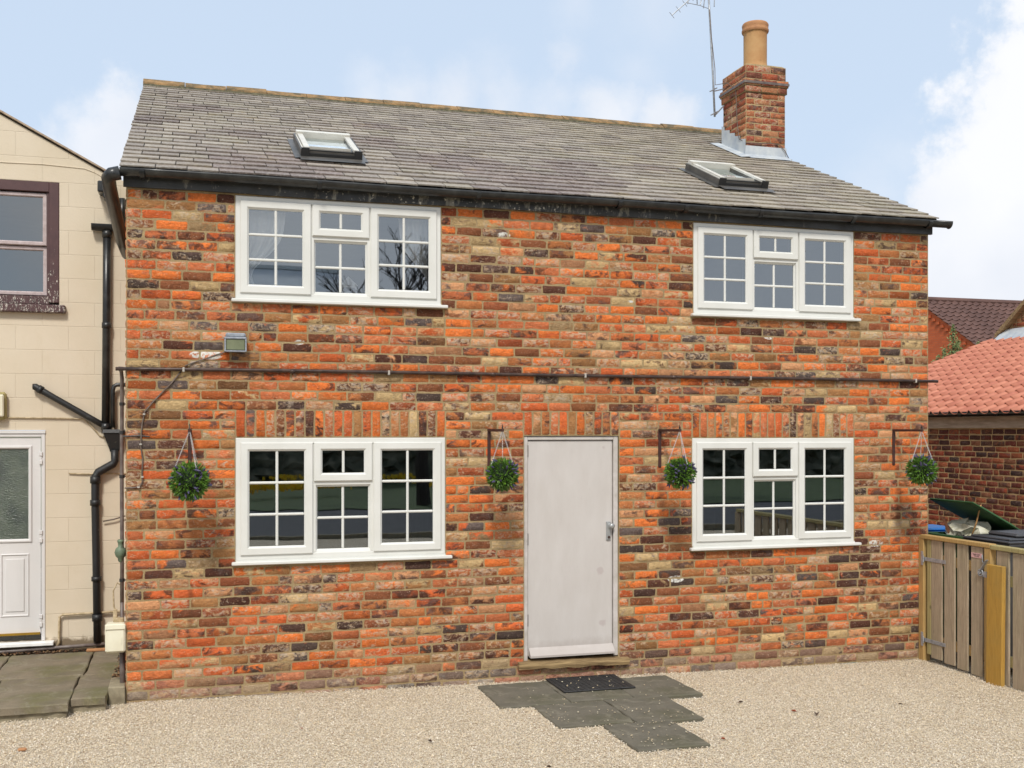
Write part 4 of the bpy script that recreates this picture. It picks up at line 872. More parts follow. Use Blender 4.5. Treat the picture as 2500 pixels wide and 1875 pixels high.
# white back door
a, c, z0, z1 = nops[1]
b = MB(); b.box(c-.034, c-.002, NY-.004, NY+.06, z0, z1-.03, bev=.004); b.box(a, c-.034, NY-.002, NY+.06, z1-.062, z1-.03, bev=.004); b.box(a, c+.0, NY-.012, NY+.05, z1-.030, z1-.004); bk = b.build('door_frame', 'whitedoor', cream)
dl = MB(); 
for vs, fs in holed(lambda u,z,d: (u, NY+.012, z), a, c-.040, z0+.06, z1-.067, [(a+.05, c-.14, 1.11, 1.91)]): dl.add(vs, fs)
dl.ring(a+.04, c-.112, 1.08, 1.94, .030, NY+.000, NY+.03, .012)
dl.box(a, c-.04, NY+.013, NY+.05, z0+.06, z0+.062)
for (p, q, r0, r1) in ((c-.21-.16, c-.21+.075, .42, .98),): dl.ring(p, q, r0, r1, .018, NY+.004, NY+.014, .008); dl.box(p+.04, q-.04, NY+.004, NY+.014, r0+.045, r1-.045, bev=.006)
dlo = dl.build('door', 'whitedoor', cream)
b = MB(); b.quad((a+.05,NY+.02,1.1),(c-.138,NY+.02,1.1),(c-.138,NY+.02,1.92),(a+.05,NY+.02,1.92)); b.build('pane', 'obscure', dlo)
for z in (1.83, 1.13, .38): b = MB(); b.box(c-.052, c-.024, NY-.018, NY+.0, z-.055, z-.018, bev=.003); b.box(c-.052, c-.024, NY-.018, NY+.0, z+.018, z+.055, bev=.003); b.box(c-.048, c-.030, NY-.012, NY+.0, z-.018, z+.018); b.build('hinge', 'whitedoor', dlo)
b = MB(); b.box(a, c-.045, NY-.006, NY+.01, z0+.055, z0+.075); b.build('weather_strip', 'brass', dlo)
b = MB(); b.box(a, c+.075, NY-.09, NY+.04, z0-.035, z0-.002, bev=.005); b.build('door_sill', 'whitepaint', cream)
def alongwall(pts, d=.03): return [Pn(x, z, d) for x, z in pts]
wl = thing('wall_lantern', 'pale oval bulkhead lamp on the cream wall cut by the left edge', 'light', (-1.15, NY, 2.3))
b = MB(); b.box(-1.24, -1.088, NY-.07, NY-.002, 2.17, 2.415, bev=.02); b.build('housing', 'oldrail', wl); b = MB(); b.box(-1.225, -1.103, NY-.095, NY-.071, 2.195, 2.392, bev=.012); b.build('lens', 'meter', wl)
def pipe(name, label, pts, r, mat, d=.05, cat='pipe', collars=()):
    t = thing(name, label, cat, Pn(pts[0][0], pts[0][1], 0)); b = MB(); b.tube([p if len(p) == 3 else Pn(p[0], p[1], d) for p in pts], r, 12); b.build('pipe', mat, t, True)
    for c_ in collars:
        p = Vector(c_[:3]); q = Vector(c_[3:6]); b = MB(); b.tube([p, q], (r if isinstance(r, float) else max(r))*1.2, 12); b.build('collar', mat, t, True)
    return t
dpx = -.255
pipe('downpipe', 'tall straight black downpipe on the cream wall right of the plum window', [(dpx,3.90),(dpx-.003,3.2),(dpx-.012,2.05)], .035, 'blackpipe', .05, 'downpipe', [(dpx-.003,NY-.05,3.00,dpx-.003,NY-.05,3.05),(dpx-.01,NY-.05,2.08,dpx-.01,NY-.05,2.14),(dpx,NY-.05,3.82,dpx,NY-.05,3.88)])
g = MB(); gut(g, [(x, NY-.06, 3.925) for x in (-.385,-.25,-.1,-.004)], .05); g.quad(*[(-.385, NY-.06+.05*cos(pi+pi*k/8), 3.925+.05*sin(pi+pi*k/8)) for k in range(9)]); g.box(-.385,-.004,NY-.112,NY-.104,3.922,3.932)
solo(g, 'short_gutter', 'lichenpipe', 'short mossy black gutter on the cream wall feeding the tall downpipe', 'gutter', (-.2,NY,3.9), smooth=False)
b = MB(); b.box(-.325,-.20,NY-.20,NY-.004,4.20,4.30,bev=.01); b.box(-.28,-.19,NY-.19,NY-.01,4.15,4.20,bev=.01); solo(b, 'gutter_outlet', 'blackpipe', 'black gutter end poking out under the cream gable eave', 'gutter', (-.23,NY,4.15))
pipe('swan_neck_pipe', 'short black pipe dropping behind the return gutter above the mossy gutter', [(-.125,4.18),(-.125,3.93)], .026, 'blackpipe', .05)
pipe('waste_pipe', 'flaking black waste pipe slanting down the cream wall from left to hopper', [(-.875,2.465),(-.855,2.465),(-.70,2.37),(-.40,2.19),(-.225,2.085)], [.026,.03,.027,.027,.027], 'lichenpipe', .045, 'pipe', [(-.83,NY-.045,2.45,-.795,NY-.045,2.429)])
pipe('inlet_pipe', 'narrow black elbow pipe beside the hopper, next to the brick corner', [(-.01,NY-.06,2.49),(-.17,NY-.06,2.49),(-.195,NY-.06,2.475),(-.205,NY-.06,2.44),(-.203,NY-.06,2.1)], .019, 'blackpipe', .06)
hp = MB(); v = []
for z, w_, dd in ((2.085,.095,.10),(2.055,.10,.11),(2.05,.092,.10),(1.90,.042,.06),(1.885,.040,.055)):
    v += [(-.19-w_,NY-.004,z),(-.19+w_*.9,NY-.004,z),(-.19+w_*.9,NY-dd,z),(-.19-w_,NY-dd,z)]
hp.add(v, [(k*4+i, k*4+(i+1) % 4, (k+1)*4+(i+1) % 4, (k+1)*4+i) for k in range(4) for i in range(4)]); solo(hp, 'hopper', 'lichenpipe', 'tapering black rainwater hopper where the pipes meet on the cream wall', 'hopper', (-.19,NY,1.9))
pipe('lower_downpipe', 'cranked black downpipe running from the hopper down to the patio', [(-.19,1.90),(-.187,1.80),(-.20,1.775),(-.33,1.70),(-.352,1.66),(-.354,1.4),(-.345,.9),(-.335,.17)], [.034,.034,.036,.036,.037,.034,.034,.034], 'lichenpipe', .055, 'downpipe', [(-.354,NY-.055,1.40,-.354,NY-.055,1.45),(-.354,NY-.055,1.60,-.353,NY-.055,1.66),(-.343,NY-.055,.72,-.343,NY-.055,.76),(-.337,NY-.055,.36,-.337,NY-.055,.42)])
pipe('wall_wire', 'cream painted cable along the wall above the white back door', [(-1.6,2.185),(-1.1,2.19),(-.6,2.185),(-.46,2.18),(-.40,2.13),(-.32,2.03),(-.21,1.985)], .006, 'creamcable', .012, 'cable')
pipe('short_wire', 'short cream cable on the wall behind the cranked downpipe', [(-.58,1.69),(-.45,1.683),(-.3,1.685),(-.004,1.684)], .006, 'creamcable', .012, 'cable')
pipe('frayed_rope', 'short dark frayed cord sticking from the wall left of the regulator', [(-.29,1.255),(-.2,1.27),(-.10,1.30)], .006, 'cable', .03, 'cable')
# gas riser in front of the corner (stands near the brick return)
gx, gy = -.036, .10
gp = thing('gas_riser', 'thin grey vertical pipe with green regulator at the left brick corner', 'pipe', (gx, gy, 0))
b = MB(); b.tube([(.0,gy-.12,2.545),(-.05,gy-.10,2.55),(gx-.004,gy-.02,2.53),(gx,gy,2.48),(gx-.002,gy,1.8),(gx,gy,1.2),(gx,gy,.75)], .0145, 10); b.tube([(gx,gy,.42),(gx+.006,gy,.0)], .021, 10); b.tube([(gx,gy,.76),(gx,gy,.40)], .014, 10); b.build('pipe', 'pipegrey', gp, True)
b = MB(); b.lathe((gx-.01,gy-.005,1.135), [(.012,-.075),(.02,-.06),(.02,-.045),(.036,-.03),(.045,0),(.036,.03),(.018,.045),(.02,.075),(.024,.08),(.024,.095),(.018,.10)], 14); b.build('regulator', 'valve', gp, True)
for z in (2.28, 2.06, 1.72, .92): b = MB(); b.tube([(gx,gy,z-.012),(gx,gy,z+.012)], .02, 10); b.bar((gx,gy+.0,z),(.0,gy+.0,z), .008, .008); b.build('pipe_clip', 'blackmetal', gp)
b = MB(); b.tube([(gx+.02,gy,.86),(-.07,gy,.90),(-.10,gy,.84),(-.095,gy,.72),(-.07,gy,.64)], .006, 8); b.box(-.085,-.02,gy-.03,gy,.585,.635,bev=.008); b.box(-.10,-.07,gy-.02,gy,.60,.70,bev=.004); b.build('bonding_cable', 'creamcable', gp)
b = MB(); b.box(-.150, -.004, -.03, .13, .385, .60, bev=.014); mt = thing('meter_box', 'ivory plastic utility box low on the left corner of the brickwork', 'utility box', (-.08,.05,.38)); b.build('box', 'meter', mt)
b = MB(); b.box(-.150,-.004,-.040,-.0305,.563,.604,bev=.006); b.box(-.038,-.030,-.036,-.0305,.455,.50); b.build('lid', 'meter', mt)
pipe('skirting_pipe', 'thin cream pipe along the base of the cream wall with one upright', [(-.68,.14),(-.66,.18),(-.655,.41),(-.63,.425),(-.3,.43),(-.004,.435)], .011, 'creamcable', .03)
pipe('drain_pipe', 'grey pipe lying along the ground at the foot of the cream wall', [(-1.8,.115),(-1.0,.13),(-.6,.14),(-.02,.155)], .017, 'pipegrey', .05)

# raised patio of flags before the cream house
GP = 'mossy flags of the raised patio'
PT = [(-1.62,-1.05,.60,1.60,'mossy flag behind, at the left edge below the white back door'),(-1.04,-.36,.62,1.60,'greenest wide mossy flag in the rear row below the white back door'),(-.35,-.10,.60,1.60,'narrow mossy flag in the rear row beside the brick corner'),
      (-1.62,-.97,-.40,.59,'front row mossy flag cut by the left edge of the view'),(-.96,-.385,-.36,.61,'wide mossy flag in the middle of the front row'),(-.375,-.13,-.22,.59,'narrow front row flag next to the concrete block')]
for i, (x0,x1,y0,y1,l) in enumerate(PT): slab(x0,x1,y0,y1,.098+.0015*(i % 3), l, GP, 'flagmoss', .055)
b = MB(); b.box(-2.2,-.135,-.20,1.69,-.1,.044); b.box(-2.2,-.39,-.335,-.2,-.1,.043); solo(b, 'patio_base', 'concrete', 'rough concrete bed under the mossy patio flags', 'patio', (-1,.5,-.1))
b = MB(); b.box(-.128,-.006,-.045,.30,-.1,.130,bev=.008); solo(b, 'concrete_block', 'concrete', 'small concrete block between the patio and the brick corner', 'block', (-.07,.1,-.1))
b = MB(); b.box(-.42,-.2,1.55,1.60,.103,.125,bev=.004); solo(b, 'loose_brick', 'clayrim', 'thin red tile lying at the foot of the cranked downpipe', 'tile', (-.3,1.57,.10))
n = 260; pts = np.stack([rng.uniform(-.13,-.01,n), rng.uniform(.3,1.6,n), .09+rng.uniform(0,.02,n)],1); pts2 = np.stack([rng.uniform(-1.6,-.2,n), rng.uniform(1.58,1.66,n), .105+rng.uniform(0,.01,n)],1)
pebbles('leaf_litter', np.concatenate([pts,pts2]), rng.uniform(.008,.018,2*n), 'dry leaf litter and grit in the corners of the patio', [lin((92,64,44)), lin((130,104,76)), lin((60,48,38))])

# ------------------------------------------------------------ bin store gate and fence on the right
GX = 7.12; gz0 = -.05
gate = thing('timber_gate', 'low gate of grey upright boards with galvanised strap hinges by the brick corner', 'gate', (GX, -.5, -.09))
def upright(y0, y1, zt, zb, mat, par, name='board', x0=GX-.018, x1=GX, tilt=0.):
    b = MB(); b.box(x0, x1, y0, y1, zb, zt, bev=.003)
    if tilt: b.v = [(p[0], p[1]+tilt*(p[2]-zb), p[2]) for p in b.v]
    return b.build(name, mat, par)
upright(-.165,-.112,1.055,-.02,'oldrail',gate)
for i, (y1, y0) in enumerate(((-.172,-.322),(-.354,-.497),(-.530,-.668),(-.712,-.856))): upright(y0, y1, 1.055, -.045-.012*i, 'greyboard', gate)
upright(-.972,-.892,1.055,-.10,'ochre',gate,'stile', GX-.03, GX+.03)
for z in (.88, .12): b = MB(); b.box(GX+.0005, GX+.036, -.89, -.11, z-.05, z+.04, bev=.003); b.build('rail', 'ochre', gate)
b = MB(); b.box(GX-.035, GX+.04, -.965, -.035, 1.058, 1.094, bev=.004); b.build('top_rail', 'ochre', gate)
for z in (.868, .107):
    b = MB(); b.box(GX-.036,GX-.030,-.075,-.045,z-.06,z+.07,bev=.001); b.box(GX-.0225,GX-.0185,-.375,-.078,z-.017,z+.017,bev=.001); b.tube([(GX-.034,-.08,z-.03),(GX-.034,-.08,z+.03)], .007, 8)
    b.build('strap_hinge', 'galv', gate)
b = MB(); b.tube([(GX-.034,-.852+.028*cos(a_),.835+.028*sin(a_)) for a_ in np.linspace(0,2*pi,17)], .0055, 8); b.tube([(GX-.03,-.852,.835),(GX-.045,-.852,.835)], .013, 10); b.bar((GX-.04,-.862,.85),(GX-.045,-.945,.955), .006, .028, (1,0,0)); b.box(GX-.034,GX-.030,-.93,-.88,.80,.85)
b.build('ring_latch', 'galv', gate)
sg = MB(); sg.box(GX-.0225,GX-.0185,-.855,-.722,.957,.998); sgo = sg.build('sign', 'signpink', gate)
def text(txt, size, loc, rot, mat, parent, name='lettering'):
    cu = bpy.data.curves.new(name, 'FONT'); cu.body = txt; cu.size = size; cu.align_x = 'CENTER'; cu.align_y = 'CENTER'; cu.extrude = .0004
    to = bpy.data.objects.new(name+'_tmp', cu); COL.objects.link(to); bpy.context.view_layer.update(); me = bpy.data.meshes.new_from_object(to.evaluated_get(bpy.context.evaluated_depsgraph_get())); bpy.data.objects.remove(to)
    me.materials.clear(); me.materials.append(M[mat]); o = bpy.data.objects.new(name, me); COL.objects.link(o)
    r = parent
    while r.parent: r = r.parent
    og = ORG[r.name]; o.parent = parent; o.location = (loc[0]-og[0], loc[1]-og[1], loc[2]-og[2]); o.rotation_euler = rot; return o
text('PLEASE CLOSE\nTHE GATE', .0145, (GX-.0231, -.788, .978), (pi/2, 0, -pi/2), 'ink', sgo)
b = MB(); b.tube([(GX-.024,-.862,.99),(GX-.03,-.868,.97),(GX-.026,-.872,.955),(GX-.03,-.868,.94),(GX-.024,-.875,.925)], .004, 6); b.build('staple', 'galv', gate)
post = MB(); post.box(GX-.03, GX+.05, -.074, -.004, -.12, 1.075, bev=.004); solo(post, 'gate_post', 'ochre', 'yellow square gate post fixed against the right brick corner', 'post', (GX,-.04,-.1))
fen = thing('board_fence', 'fence of grey boards running toward the viewer past the gate', 'fence', (GX, -2.2, -.09))
y = -1.030; i = 0
while y > -3.6: upright(y-.147, y, 1.045, -.09, 'greyboard', fen, 'board'); y -= .191
for z in (.80, .12): b = MB(); b.box(GX+.0005, GX+.036, -3.6, -1.0, z-.05, z+.04, bev=.003); b.build('rail', 'oldrail', fen)
b = MB(); b.box(GX-.035, GX+.045, -3.6, -.968, 1.050, 1.088, bev=.004); b.build('top_rail', 'oldrail', fen)
b = MB(); b.box(GX-.075, GX-.036, -1.168, -.98, -.14, .925, bev=.004); b.v = [(p[0], p[1]-.014*(p[2]-.9), p[2]) for p in b.v]; solo(b, 'short_post', 'ochre2', 'broad bright yellow plank standing upright against the fence', 'post', (GX-.05,-1.07,-.12))
# bins
def bin_(x0, x1, y0, y1, h, mat, name, label, lid_angle=0):
    t = thing(name, label, 'bin', ((x0+x1)/2, (y0+y1)/2, -.09)); b = MB(); v = []
    for z, i_ in ((-.02,.07),(.75,.015),(h-.10,.0)): v += [(x0+i_,y0+i_,z),(x1-i_,y0+i_,z),(x1-i_,y1-i_,z),(x0+i_,y1-i_,z)]
    for z, o in ((h-.10,.02),(h-.075,.022),(h-.07,.012),(h-.052,.014),(h-.05,.024),(h-.03,.024),(h-.03,-.02),(h-.5,-.03)): v += [(x0-o,y0-o,z),(x1+o,y0-o,z),(x1+o,y1+o,z),(x0-o,y1+o,z)]
    b.add(v, [(k*4+i, k*4+(i+1) % 4, (k+1)*4+(i+1) % 4, (k+1)*4+i) for k in range(10) for i in range(4)]+[(40,41,42,43)]); b.build('body', mat, t)
    l = MB(); o = .03; Z = h-.028
    l.box(x0-o, x1, y0-o, y1+o, Z, Z+.022, bev=.008); l.box(x0+.02, x1-.03, y0+.02, y1-.02, Z+.020, Z+.040, bev=.015); l.box(x0+.15, x1-.03, y0+.08, y1-.08, Z+.036, Z+.075, bev=.03)
    if lid_angle:
        ca, sa = cos(lid_angle), sin(lid_angle); l.v = [(x1-(x1-p[0])*ca-(p[2]-Z)*sa*0, p[1], Z+(x1-p[0])*sa+(p[2]-Z)*ca) for p in l.v]
    l.build('lid', mat, t)
    for yy in (y0+.05, y1-.05): w_ = MB(); w_.tube([(x1-.02,yy-.025,.02),(x1-.02,yy+.025,.02)], .1, 18); w_.build('wheel', 'rubber', t)
    hd = MB(); hd.tube([(x1+.02,y0+.06,h-.05),(x1+.06,y0+.06,h-.02),(x1+.06,y1-.06,h-.02),(x1+.02,y1-.06,h-.05)], .014, 8); hd.build('handle', mat, t)
    return t
bin_(7.30, 7.98, -.96, -.42, 1.115, 'binblack', 'wheelie_bin', 'closed charcoal wheeled bin behind the gate, nearest the right edge')
bin_(7.36, 8.02, -.34, .22, 1.115, 'bingreen', 'wheelie_bin', 'dark green wheeled bin with its lid propped open over rubbish', radians(27))
bin_(7.40, 7.95, .40, .95, 1.05, 'binblue', 'wheelie_bin', 'bright blue wheeled bin showing behind the green one')
bg = MB(); n_, m_ = 16, 9; vs = []; c = Vector((7.62,-.05,1.10))
for j in range(m_+1):
    for i in range(n_):
        th, ph = pi*j/m_, 2*pi*i/n_; rr = 1+rng.normal(0,.13); vs.append((c.x+.17*rr*sin(th)*cos(ph), c.y+.25*rr*sin(th)*sin(ph), c.z+.115*rr*cos(th)))
bg.add(vs, [(j*n_+i, j*n_+(i+1) % n_, (j+1)*n_+(i+1) % n_, (j+1)*n_+i) for j in range(m_) for i in range(n_)]); solo(bg, 'rubbish_bag', 'bag', 'crumpled white plastic sack bulging out of the open green bin', 'bag', (7.62,-.05,1.0))
b = MB(); b.tube([(7.50,-.20,1.02),(7.53,-.26,1.2),(7.55,-.30,1.38)], .007, 7); solo(b, 'garden_cane', 'cane', 'thin bamboo cane leaning up out of the open green bin', 'cane', (7.5,-.2,1.02), smooth=True)
b = MB(); b.bar((7.48,.02,1.05),(7.44,.09,1.235), .03, .022); b.bar((7.45,.07,1.2),(7.43,.115,1.245), .022, .016); solo(b, 'wood_offcut', 'barkwood', 'broken brown stick standing in front of the white sack in the green bin', 'stick', (7.48,.02,1.05))
b = MB()
for k in range(240):
    p = Vector((rng.uniform(7.42,7.9), rng.uniform(-.3,.2), rng.uniform(1.03,1.10))); d_ = Vector(rng.normal(0,1,3)).normalized()*.03; s_ = d_.cross(Vector((0,0,1)))*.35; b.add([p-d_,p+s_,p+d_,p-s_], [(0,1,2,3)])
tag(b.build('garden_waste', 'leafdark'), 'dark leafy cuttings heaped inside the open green bin', None, None, 'stuff')

# ------------------------------------------------------------ outbuilding with pantile roof
OX, OE = 11.13, 2.36; OYF, OYB = 8.385, -3.0; tp = tan(radians(20)); RX = 15.13
ob_ = thing('brick_outbuilding', 'low dark brick outbuilding with an orange pantile roof behind the bins', 'outbuilding', (OX+2, 3, -.1))
Bo = Bricks(pal=(FAR_C, FAR_W), res=(2,1), rough=.004); Po = lambda u, z, d: (OX-d, OYF-u, z)
Bo.courses(Po, 0, 11.35, -.15, 2.10, g=.080, Lb=.225, j=.006)
Bo.finish('wall', ['brick_far', 'mortar_far'], ob_, [([(OX,OYF,-.2),(OX,OYB,-.2),(OX,OYB,2.3),(OX,OYF,2.3)], [(0,1,2,3)]), ([(OX,OYF,-.2),(RX+3,OYF,-.2),(RX+3,OYF,2.2),(RX,OYF,OE+3.9*tp),(OX,OYF,2.3)], [(4,3,2,1,0)])])
b = MB(); b.box(OX-.03, OX+.05, OYB, OYF, 2.11, 2.275, bev=.004); b.build('wall_plate', 'beam', ob_)
g = MB(); gut(g, [(OX-.09, y, 2.345) for y in np.linspace(OYF+.05, OYB, 6)], .05); og_ = g.build('gutter', 'blackpipe', ob_, True)
for y in np.arange(OYF-.3, 0, -.75): q = MB(); q.bar((OX-.02,y,2.31),(OX-.09,y,2.285), .05, .02); q.build('gutter_bracket', 'blackmetal', og_)
def pantiles(Of, along, up, nrm, n, rows, tw, ga, amp, step, K=8):
    Of, along, up, nrm = map(Vector, (Of, along, up, nrm)); b = MB(); prof = []
    for k in range(K+1):
        u = k/K; h_ = amp*(2.2*math.exp(-((u-.22)/.15)**2)-.5*math.exp(-((u-.68)/.22)**2)-.4); prof.append((u, h_))
    for r in range(rows):
        js = rng.normal(0,.006)
        vs = []
        for t in range(n):
            for k in range(K):
                u, h_ = prof[k]
                for tt, lift in ((r*ga-.02, step-.012), (r*ga-.02, step), ((r+1)*ga, 0.)): vs.append(Of+along*((t+u)*tw)+up*tt+nrm*(h_+lift))
        m_ = n*K; b.add(vs, [f for i in range(m_-1) for f in ((i*3,(i+1)*3,(i+1)*3+1,i*3+1), (i*3+1,(i+1)*3+1,(i+1)*3+2,i*3+2))])
    return b
cs, sn = cos(radians(20)), sin(radians(20))
b = pantiles((OX-.12, OYF+.03, OE-.04), (0,-1,0), (cs,0,sn), (-sn,0,cs), 55, 15, .205, .287, .021, .024, 10); b.build('roof', 'pantile', ob_, True)
b = MB(); b.add([(OX-.1,OYF,OE-.09),(OX-.1,OYB,OE-.09),(RX,OYB,OE-.06+4.0*tp),(RX,OYF,OE-.06+4.0*tp),(RX+3,OYB,2.3),(RX+3,OYF,2.3)], [(0,1,2,3),(3,2,4,5)]); b.build('roof_deck', 'beam', ob_)
# taller brick gable rising above the pantiles at the right edge
up_ = thing('brick_gable', 'patchy brick gable with pale verge rising over the pantiles at the right edge', 'building', (RX+2, 4, 0))
Bg = Bricks(pal=(np.array([lin(c) for c in ((170,96,66),(196,140,96),(140,84,62),(208,176,130),(120,80,62))]), np.array([.3,.2,.2,.15,.15])), res=(2,1))
GY, GE = 8.10, 3.97; GA_ = GY-4.2; GP_ = GE+4.2*.75
Pg = lambda u, z, d: (RX-d, GY-u, z)
def gclip(za, zb): a_ = max(0, (zb-GE)/.75); return [(a_, 8.4-a_)] if a_ < 4.1 else []
Bg.courses(Pg, 0, 8.4, 3.7, 7.1, g=.076, clip=gclip)
Bg.finish('wall', ['brick_far', 'mortar'], up_, [([(RX,GY,-.2),(RX,GY-8.4,-.2),(RX,GY-8.4,GE),(RX,GA_,GP_),(RX,GY,GE)], [(0,1,2,3,4)]), ([(RX,GY,-.2),(RX,GY,GE),(RX+6,GY,GE),(RX+6,GY,-.2)], [(0,1,2,3)])])
b = MB(); b.add([(RX-.12,GY+.20,GE-.07),(RX-.12,GA_,GP_+.10),(RX+6,GA_,GP_+.10),(RX+6,GY+.20,GE-.07),(RX-.12,GY+.20,GE-.16),(RX-.12,GA_,GP_),(RX+6,GA_,GP_),(RX+6,GY+.20,GE-.16),(RX-.12,GY-8.6,GE-.10),(RX-.12,GY-8.6,GE-.22),(RX+6,GY-8.6,GE-.10)], [(0,1,2,3),(0,4,5,1),(4,7,6,5),(1,5,9,8),(1,8,10,2)]); b.build('roof', 'oldwood', up_)
zr = OE+4.0*tp-.04
b = MB(); b.add([(RX-.27,GY+.15,zr-.06),(RX-.02,GY+.04,zr+.20),(RX-.02,GY-8.4,zr+.20),(RX-.27,GY-8.4,zr-.06)], [(0,1,2,3)]); b.build('lead_flashing', 'lead', up_)
b = MB(); b.tube([(RX-.04,GY+.10,GE-.12),(RX-.04,GY+.10,GE-.32)], .035, 10); b.build('pipe_end', 'whitepaint', up_)

# far house of new orange brick
K = 1.35; RXh = .486+18.35*K; RYr = -8.79+24.46*K; RZr = 2.07+3.46*K
fh = thing('far_house', 'distant house with orange brick gable and dark brown tiled roof', 'house', (RXh+6, RYr, 0))
b = MB(); b.add([(RXh,RYr-6.2,-.2),(RXh,RYr-6.2,RZr-3.75),(RXh,RYr,RZr-.05),(RXh,RYr+6.2,RZr-3.75),(RXh,RYr+6.2,-.2)], [(0,1,2,3,4)]); b.add([(RXh,RYr-6,-.2),(RXh+20,RYr-6,-.2),(RXh+20,RYr-6,RZr-3.65),(RXh,RYr-6,RZr-3.65)], [(0,1,2,3)])
b.add([(RXh+20,RYr-6,-.2),(RXh+20,RYr+6,-.2),(RXh+20,RYr,RZr)], [(0,1,2)])
b.build('wall', 'redbrick', fh)
a31 = radians(31); b = pantiles((RXh-.08, RYr-6.4*1, RZr-6.4*tan(a31)), (1,0,0), (0,cos(a31),sin(a31)), (0,-sin(a31),cos(a31)), 66, 22, .30, .34, .028, .04, 5); rf = b.build('roof', 'browntile', fh)
b = MB(); b.add([(RXh-.08,RYr,RZr),(RXh+20,RYr,RZr),(RXh+20,RYr+6.4,RZr-3.85),(RXh-.08,RYr+6.4,RZr-3.85)], [(0,1,2,3)]); b.tube([(RXh-.1,RYr,RZr+.02),(RXh+20,RYr,RZr+.02)], .11, 8); b.build('ridge', 'browntile', rf)
b = MB()
for k in range(26):
    t_ = .3+k*.26; y_ = RYr-t_*cos(a31); z_ = RZr-t_*sin(a31)-.2; b.box(RXh-.05, RXh-.002, y_-.07, y_+.07, z_-.10, z_+.0)
b.build('dentil_course', 'redbrick', fh)
# shrub between the buildings
SX, SY = 20.7, 16.6
sh = thing('garden_shrub', 'silvery green shrub showing above the far pantile edge', 'shrub', (SX, SY, 0))
b = MB(); stems = [(0,0,5.0,.05),(-.75,.2,3.95,.1),(.75,-.1,4.55,.1),(-.42,.1,4.15,.1),(.38,0,4.2,.1),(-1.0,.3,3.8,.1),(-.2,.1,4.35,.08),(-.6,.1,4.0,.1),(.15,0,4.6,.05)]
lv = MB()
for dx, dy, top, wd in stems:
    b.tube([(SX+dx*.3,SY,0),(SX+dx*.8,SY,2.8),(SX+dx,SY+dy,top-.06)], [.04,.03,.007], 6)
    for k in range(1000):
        t_ = rng.random()**.8; z = top-1.9*t_; sp = .05+.42*t_; p = Vector((SX+dx+rng.normal(0,sp*.5), SY+dy+rng.normal(0,sp*.5), z+rng.normal(0,.04))); d_ = Vector(rng.normal(0,1,3)).normalized()*.042; s_ = d_.cross(Vector(rng.normal(0,1,3))).normalized()*.015
        lv.add([p-d_, p+s_, p+d_, p-s_], [(0,1,2,3)])
b.build('stem', 'bark', sh); lv.build('foliage', 'shrub', sh)

# ------------------------------------------------------------ inside the upper left room
def curtain(x0, x1, tie, label):
    b = MB(); nu, nv = 40, 16; vs = []
    for j in range(nv+1):
        z = 3.98-(3.98-3.10)*j/nv; t_ = j/nv; pinch = 1-.55*math.exp(-((t_-.75)/.22)**2)-.15*t_
        for i in range(nu+1):
            u = i/nu; x = (x0+(x1-x0)*u*pinch) if tie < 0 else (x1-(x1-x0)*(1-u)*pinch); vs.append((x, .15+.020*sin(u*34)*(.6+.4*t_), z))
    b.add(vs, [(j*(nu+1)+i, j*(nu+1)+i+1, (j+1)*(nu+1)+i+1, (j+1)*(nu+1)+i) for j in range(nv) for i in range(nu)]); solo(b, 'curtain', 'curtain', label, 'curtain', (x0, .2, 3.98), 'curtains in the upper left window', True)
curtain(.80, 1.22, -1, 'pale curtain tied back at the left side of the upper left window'); curtain(2.12, 2.5, 1, 'pale curtain tied back at the right side of the upper left window')
la = thing('lantern', 'small pale candle lantern standing inside the upper left window', 'lantern', (1.72, .16, 3.13))
b = MB(); b.box(1.66,1.78,.13,.25,3.13,3.15); b.box(1.66,1.78,.13,.25,3.25,3.265)
for x in (1.665,1.775):
    for y in (.135,.245): b.box(x-.007,x+.007,y-.007,y+.007,3.15,3.25)
b.add([(1.65,.12,3.265),(1.79,.12,3.265),(1.79,.26,3.265),(1.65,.26,3.265),(1.72,.19,3.35)], [(0,1,4),(1,2,4),(2,3,4),(3,0,4)]); b.build('frame', 'curtain', la)
b = MB(); b.lathe((1.72,.19,3.151), [(.0,0),(.022,0),(.022,.07),(0,.07)], 12); b.build('candle', 'curtain', la)
b = MB(); b.box(.45,3.3,.124,.30,3.075,3.100); b.build('inner_sill', 'whitepaint', house)

# ------------------------------------------------------------ across the road, seen as reflections
vh = thing('cottage', 'slate roofed cottage across the road, its roof coloured as if lit, mirrored in the upper left window', 'house', (4.5, -41, 0))
b = MB(); b.box(2.4,6.7,-44.6,-37.6,3.0,7.0); b.box(2.4,6.7,-44.6,-37.6,0,2.999,1); b.add([(2.4,-37.6,7),(2.4,-44.6,7),(2.4,-41,9.25),(6.7,-37.6,7),(6.7,-44.6,7),(6.7,-41,9.25)], [(0,1,2),(5,4,3)]); b.build('wall', ['litroof', 'redbrick'], vh)
b = MB(); b.add([(2.2,-37.3,6.85),(6.9,-37.3,6.85),(6.9,-41,9.32),(2.2,-41,9.32),(2.2,-44.8,6.85),(6.9,-44.8,6.85)], [(0,1,2,3),(3,2,5,4)]); b.build('roof', 'litroof', vh)  # roof slopes in the colour brightened to look sunlit
b = MB(); b.box(2.15,6.95,-41.12,-40.88,9.30,9.48); b.build('ridge', 'whitepaint', vh)
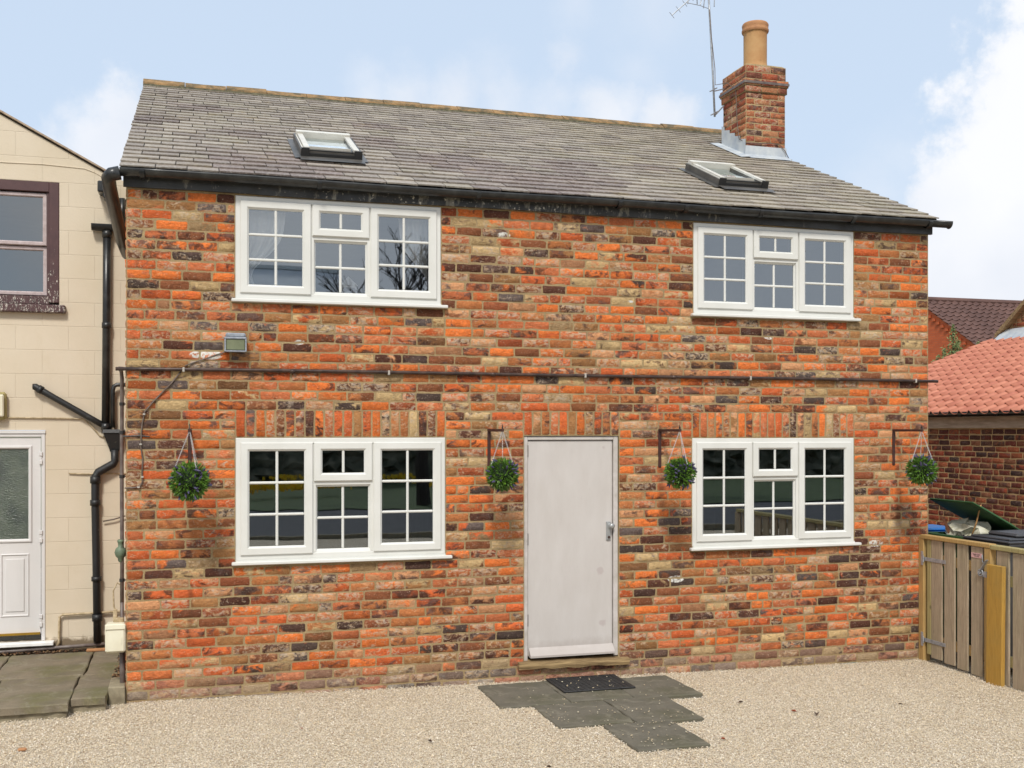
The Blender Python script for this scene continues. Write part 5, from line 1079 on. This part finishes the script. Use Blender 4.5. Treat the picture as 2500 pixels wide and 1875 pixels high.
def bare(x, y, h_, label, seed):
    rs = random.Random(seed); t = thing('bare_tree', label, 'tree', (x, y, 0), 'leafless trees across the road'); tr = MB(); cr_ = MB()
    def grow(p, d_, ln, r, lv):
        q = p+d_*ln; m2 = p+d_*ln*.5+Vector((rs.uniform(-1,1),rs.uniform(-1,1),rs.uniform(-.5,1)))*ln*.07
        (tr if lv == 0 else cr_).tube([p, m2, q], [r, r*.85, r*.65], 7 if lv < 2 else 4 if lv < 4 else 3, cap=False)
        if lv >= 6: return
        for _ in range(3 if lv < 5 else 3):
            nd = (d_+Vector((rs.uniform(-1,1), rs.uniform(-1,1), rs.uniform(-.25,.65)))*.75).normalized(); grow(q if rs.random() < .6 else m2.lerp(q,.5), nd, ln*rs.uniform(.62,.85), r*.60, lv+1)
    grow(Vector((x,y,-.05)), Vector((0,0,1)), h_*.26, h_*.026, 0); tr.build('trunk', 'bark', t); cr_.build('crown', 'bark', t)
bare(6.9,-22,8.6,'leafless tree across the road mirrored in the upper windows',3); bare(-4,-27,8,'leafless tree on the grass far across the road to the left',5); bare(15,-25,9,'leafless tree on the grass far across the road to the right',9)
hw = MB(); n_ = 220; vs = []
for i in range(n_+1):
    x = -75+150*i/n_; h_ = 5.0+1.2*sin(x*.31)+.8*sin(x*1.3+1)+rng.uniform(-.6,.6)
    for j in range(9): t_ = j/8; vs.append((x+rng.normal(0,.15), -47-2.2*sin(t_*pi*.5)+rng.normal(0,.45), h_*t_))
hw.add(vs, [(i*9+j, (i+1)*9+j, (i+1)*9+j+1, i*9+j+1) for i in range(n_) for j in range(8)]); vs = []
for i in range(n_+1):
    x = -40+85*i/n_; h_ = 2.1+.35*sin(x*.7)+.25*sin(x*2.1)+rng.uniform(-.2,.2)
    for j in range(9): t_ = j/8; vs.append((x+rng.normal(0,.08), -35.5-.7*sin(t_*pi*.5)+rng.normal(0,.2), h_*t_))
hw.add(vs, [(i*9+j, (i+1)*9+j, (i+1)*9+j+1, i*9+j+1) for i in range(n_) for j in range(8)])
tag(hw.build('woodland', 'wooddark'), 'dark belt of trees far behind the road', None, None, 'stuff')
df_ = MB()
for cx_, cy_, n_ in ((1.6,-25,90),(3.2,-25.5,70),(4.2,-26,60),(9,-26,90),(0,-33,50),(1.8,-33.4,60),(4.0,-33.2,40),(5.4,-33,50),(8,-33,50),(-3,-33,50),(11,-34,50),(-1.2,-33,30),(6.6,-33.3,30)):
    for _ in range(n_):
        x, y = cx_+rng.normal(0,.55), cy_+rng.normal(0,.3); z = .3+rng.uniform(-.08,.1); a_ = rng.uniform(0,pi); dx, dy = .07*cos(a_), .07*sin(a_); df_.add([(x-dx,y-dy,z-.05),(x+dx,y+dy,z-.05),(x+dx,y+dy,z+.08),(x-dx,y-dy,z+.08)], [(0,1,2,3)])
tag(df_.build('daffodils', 'yellow'), 'yellow daffodils in drifts on the grass across the road', None, None, 'stuff')
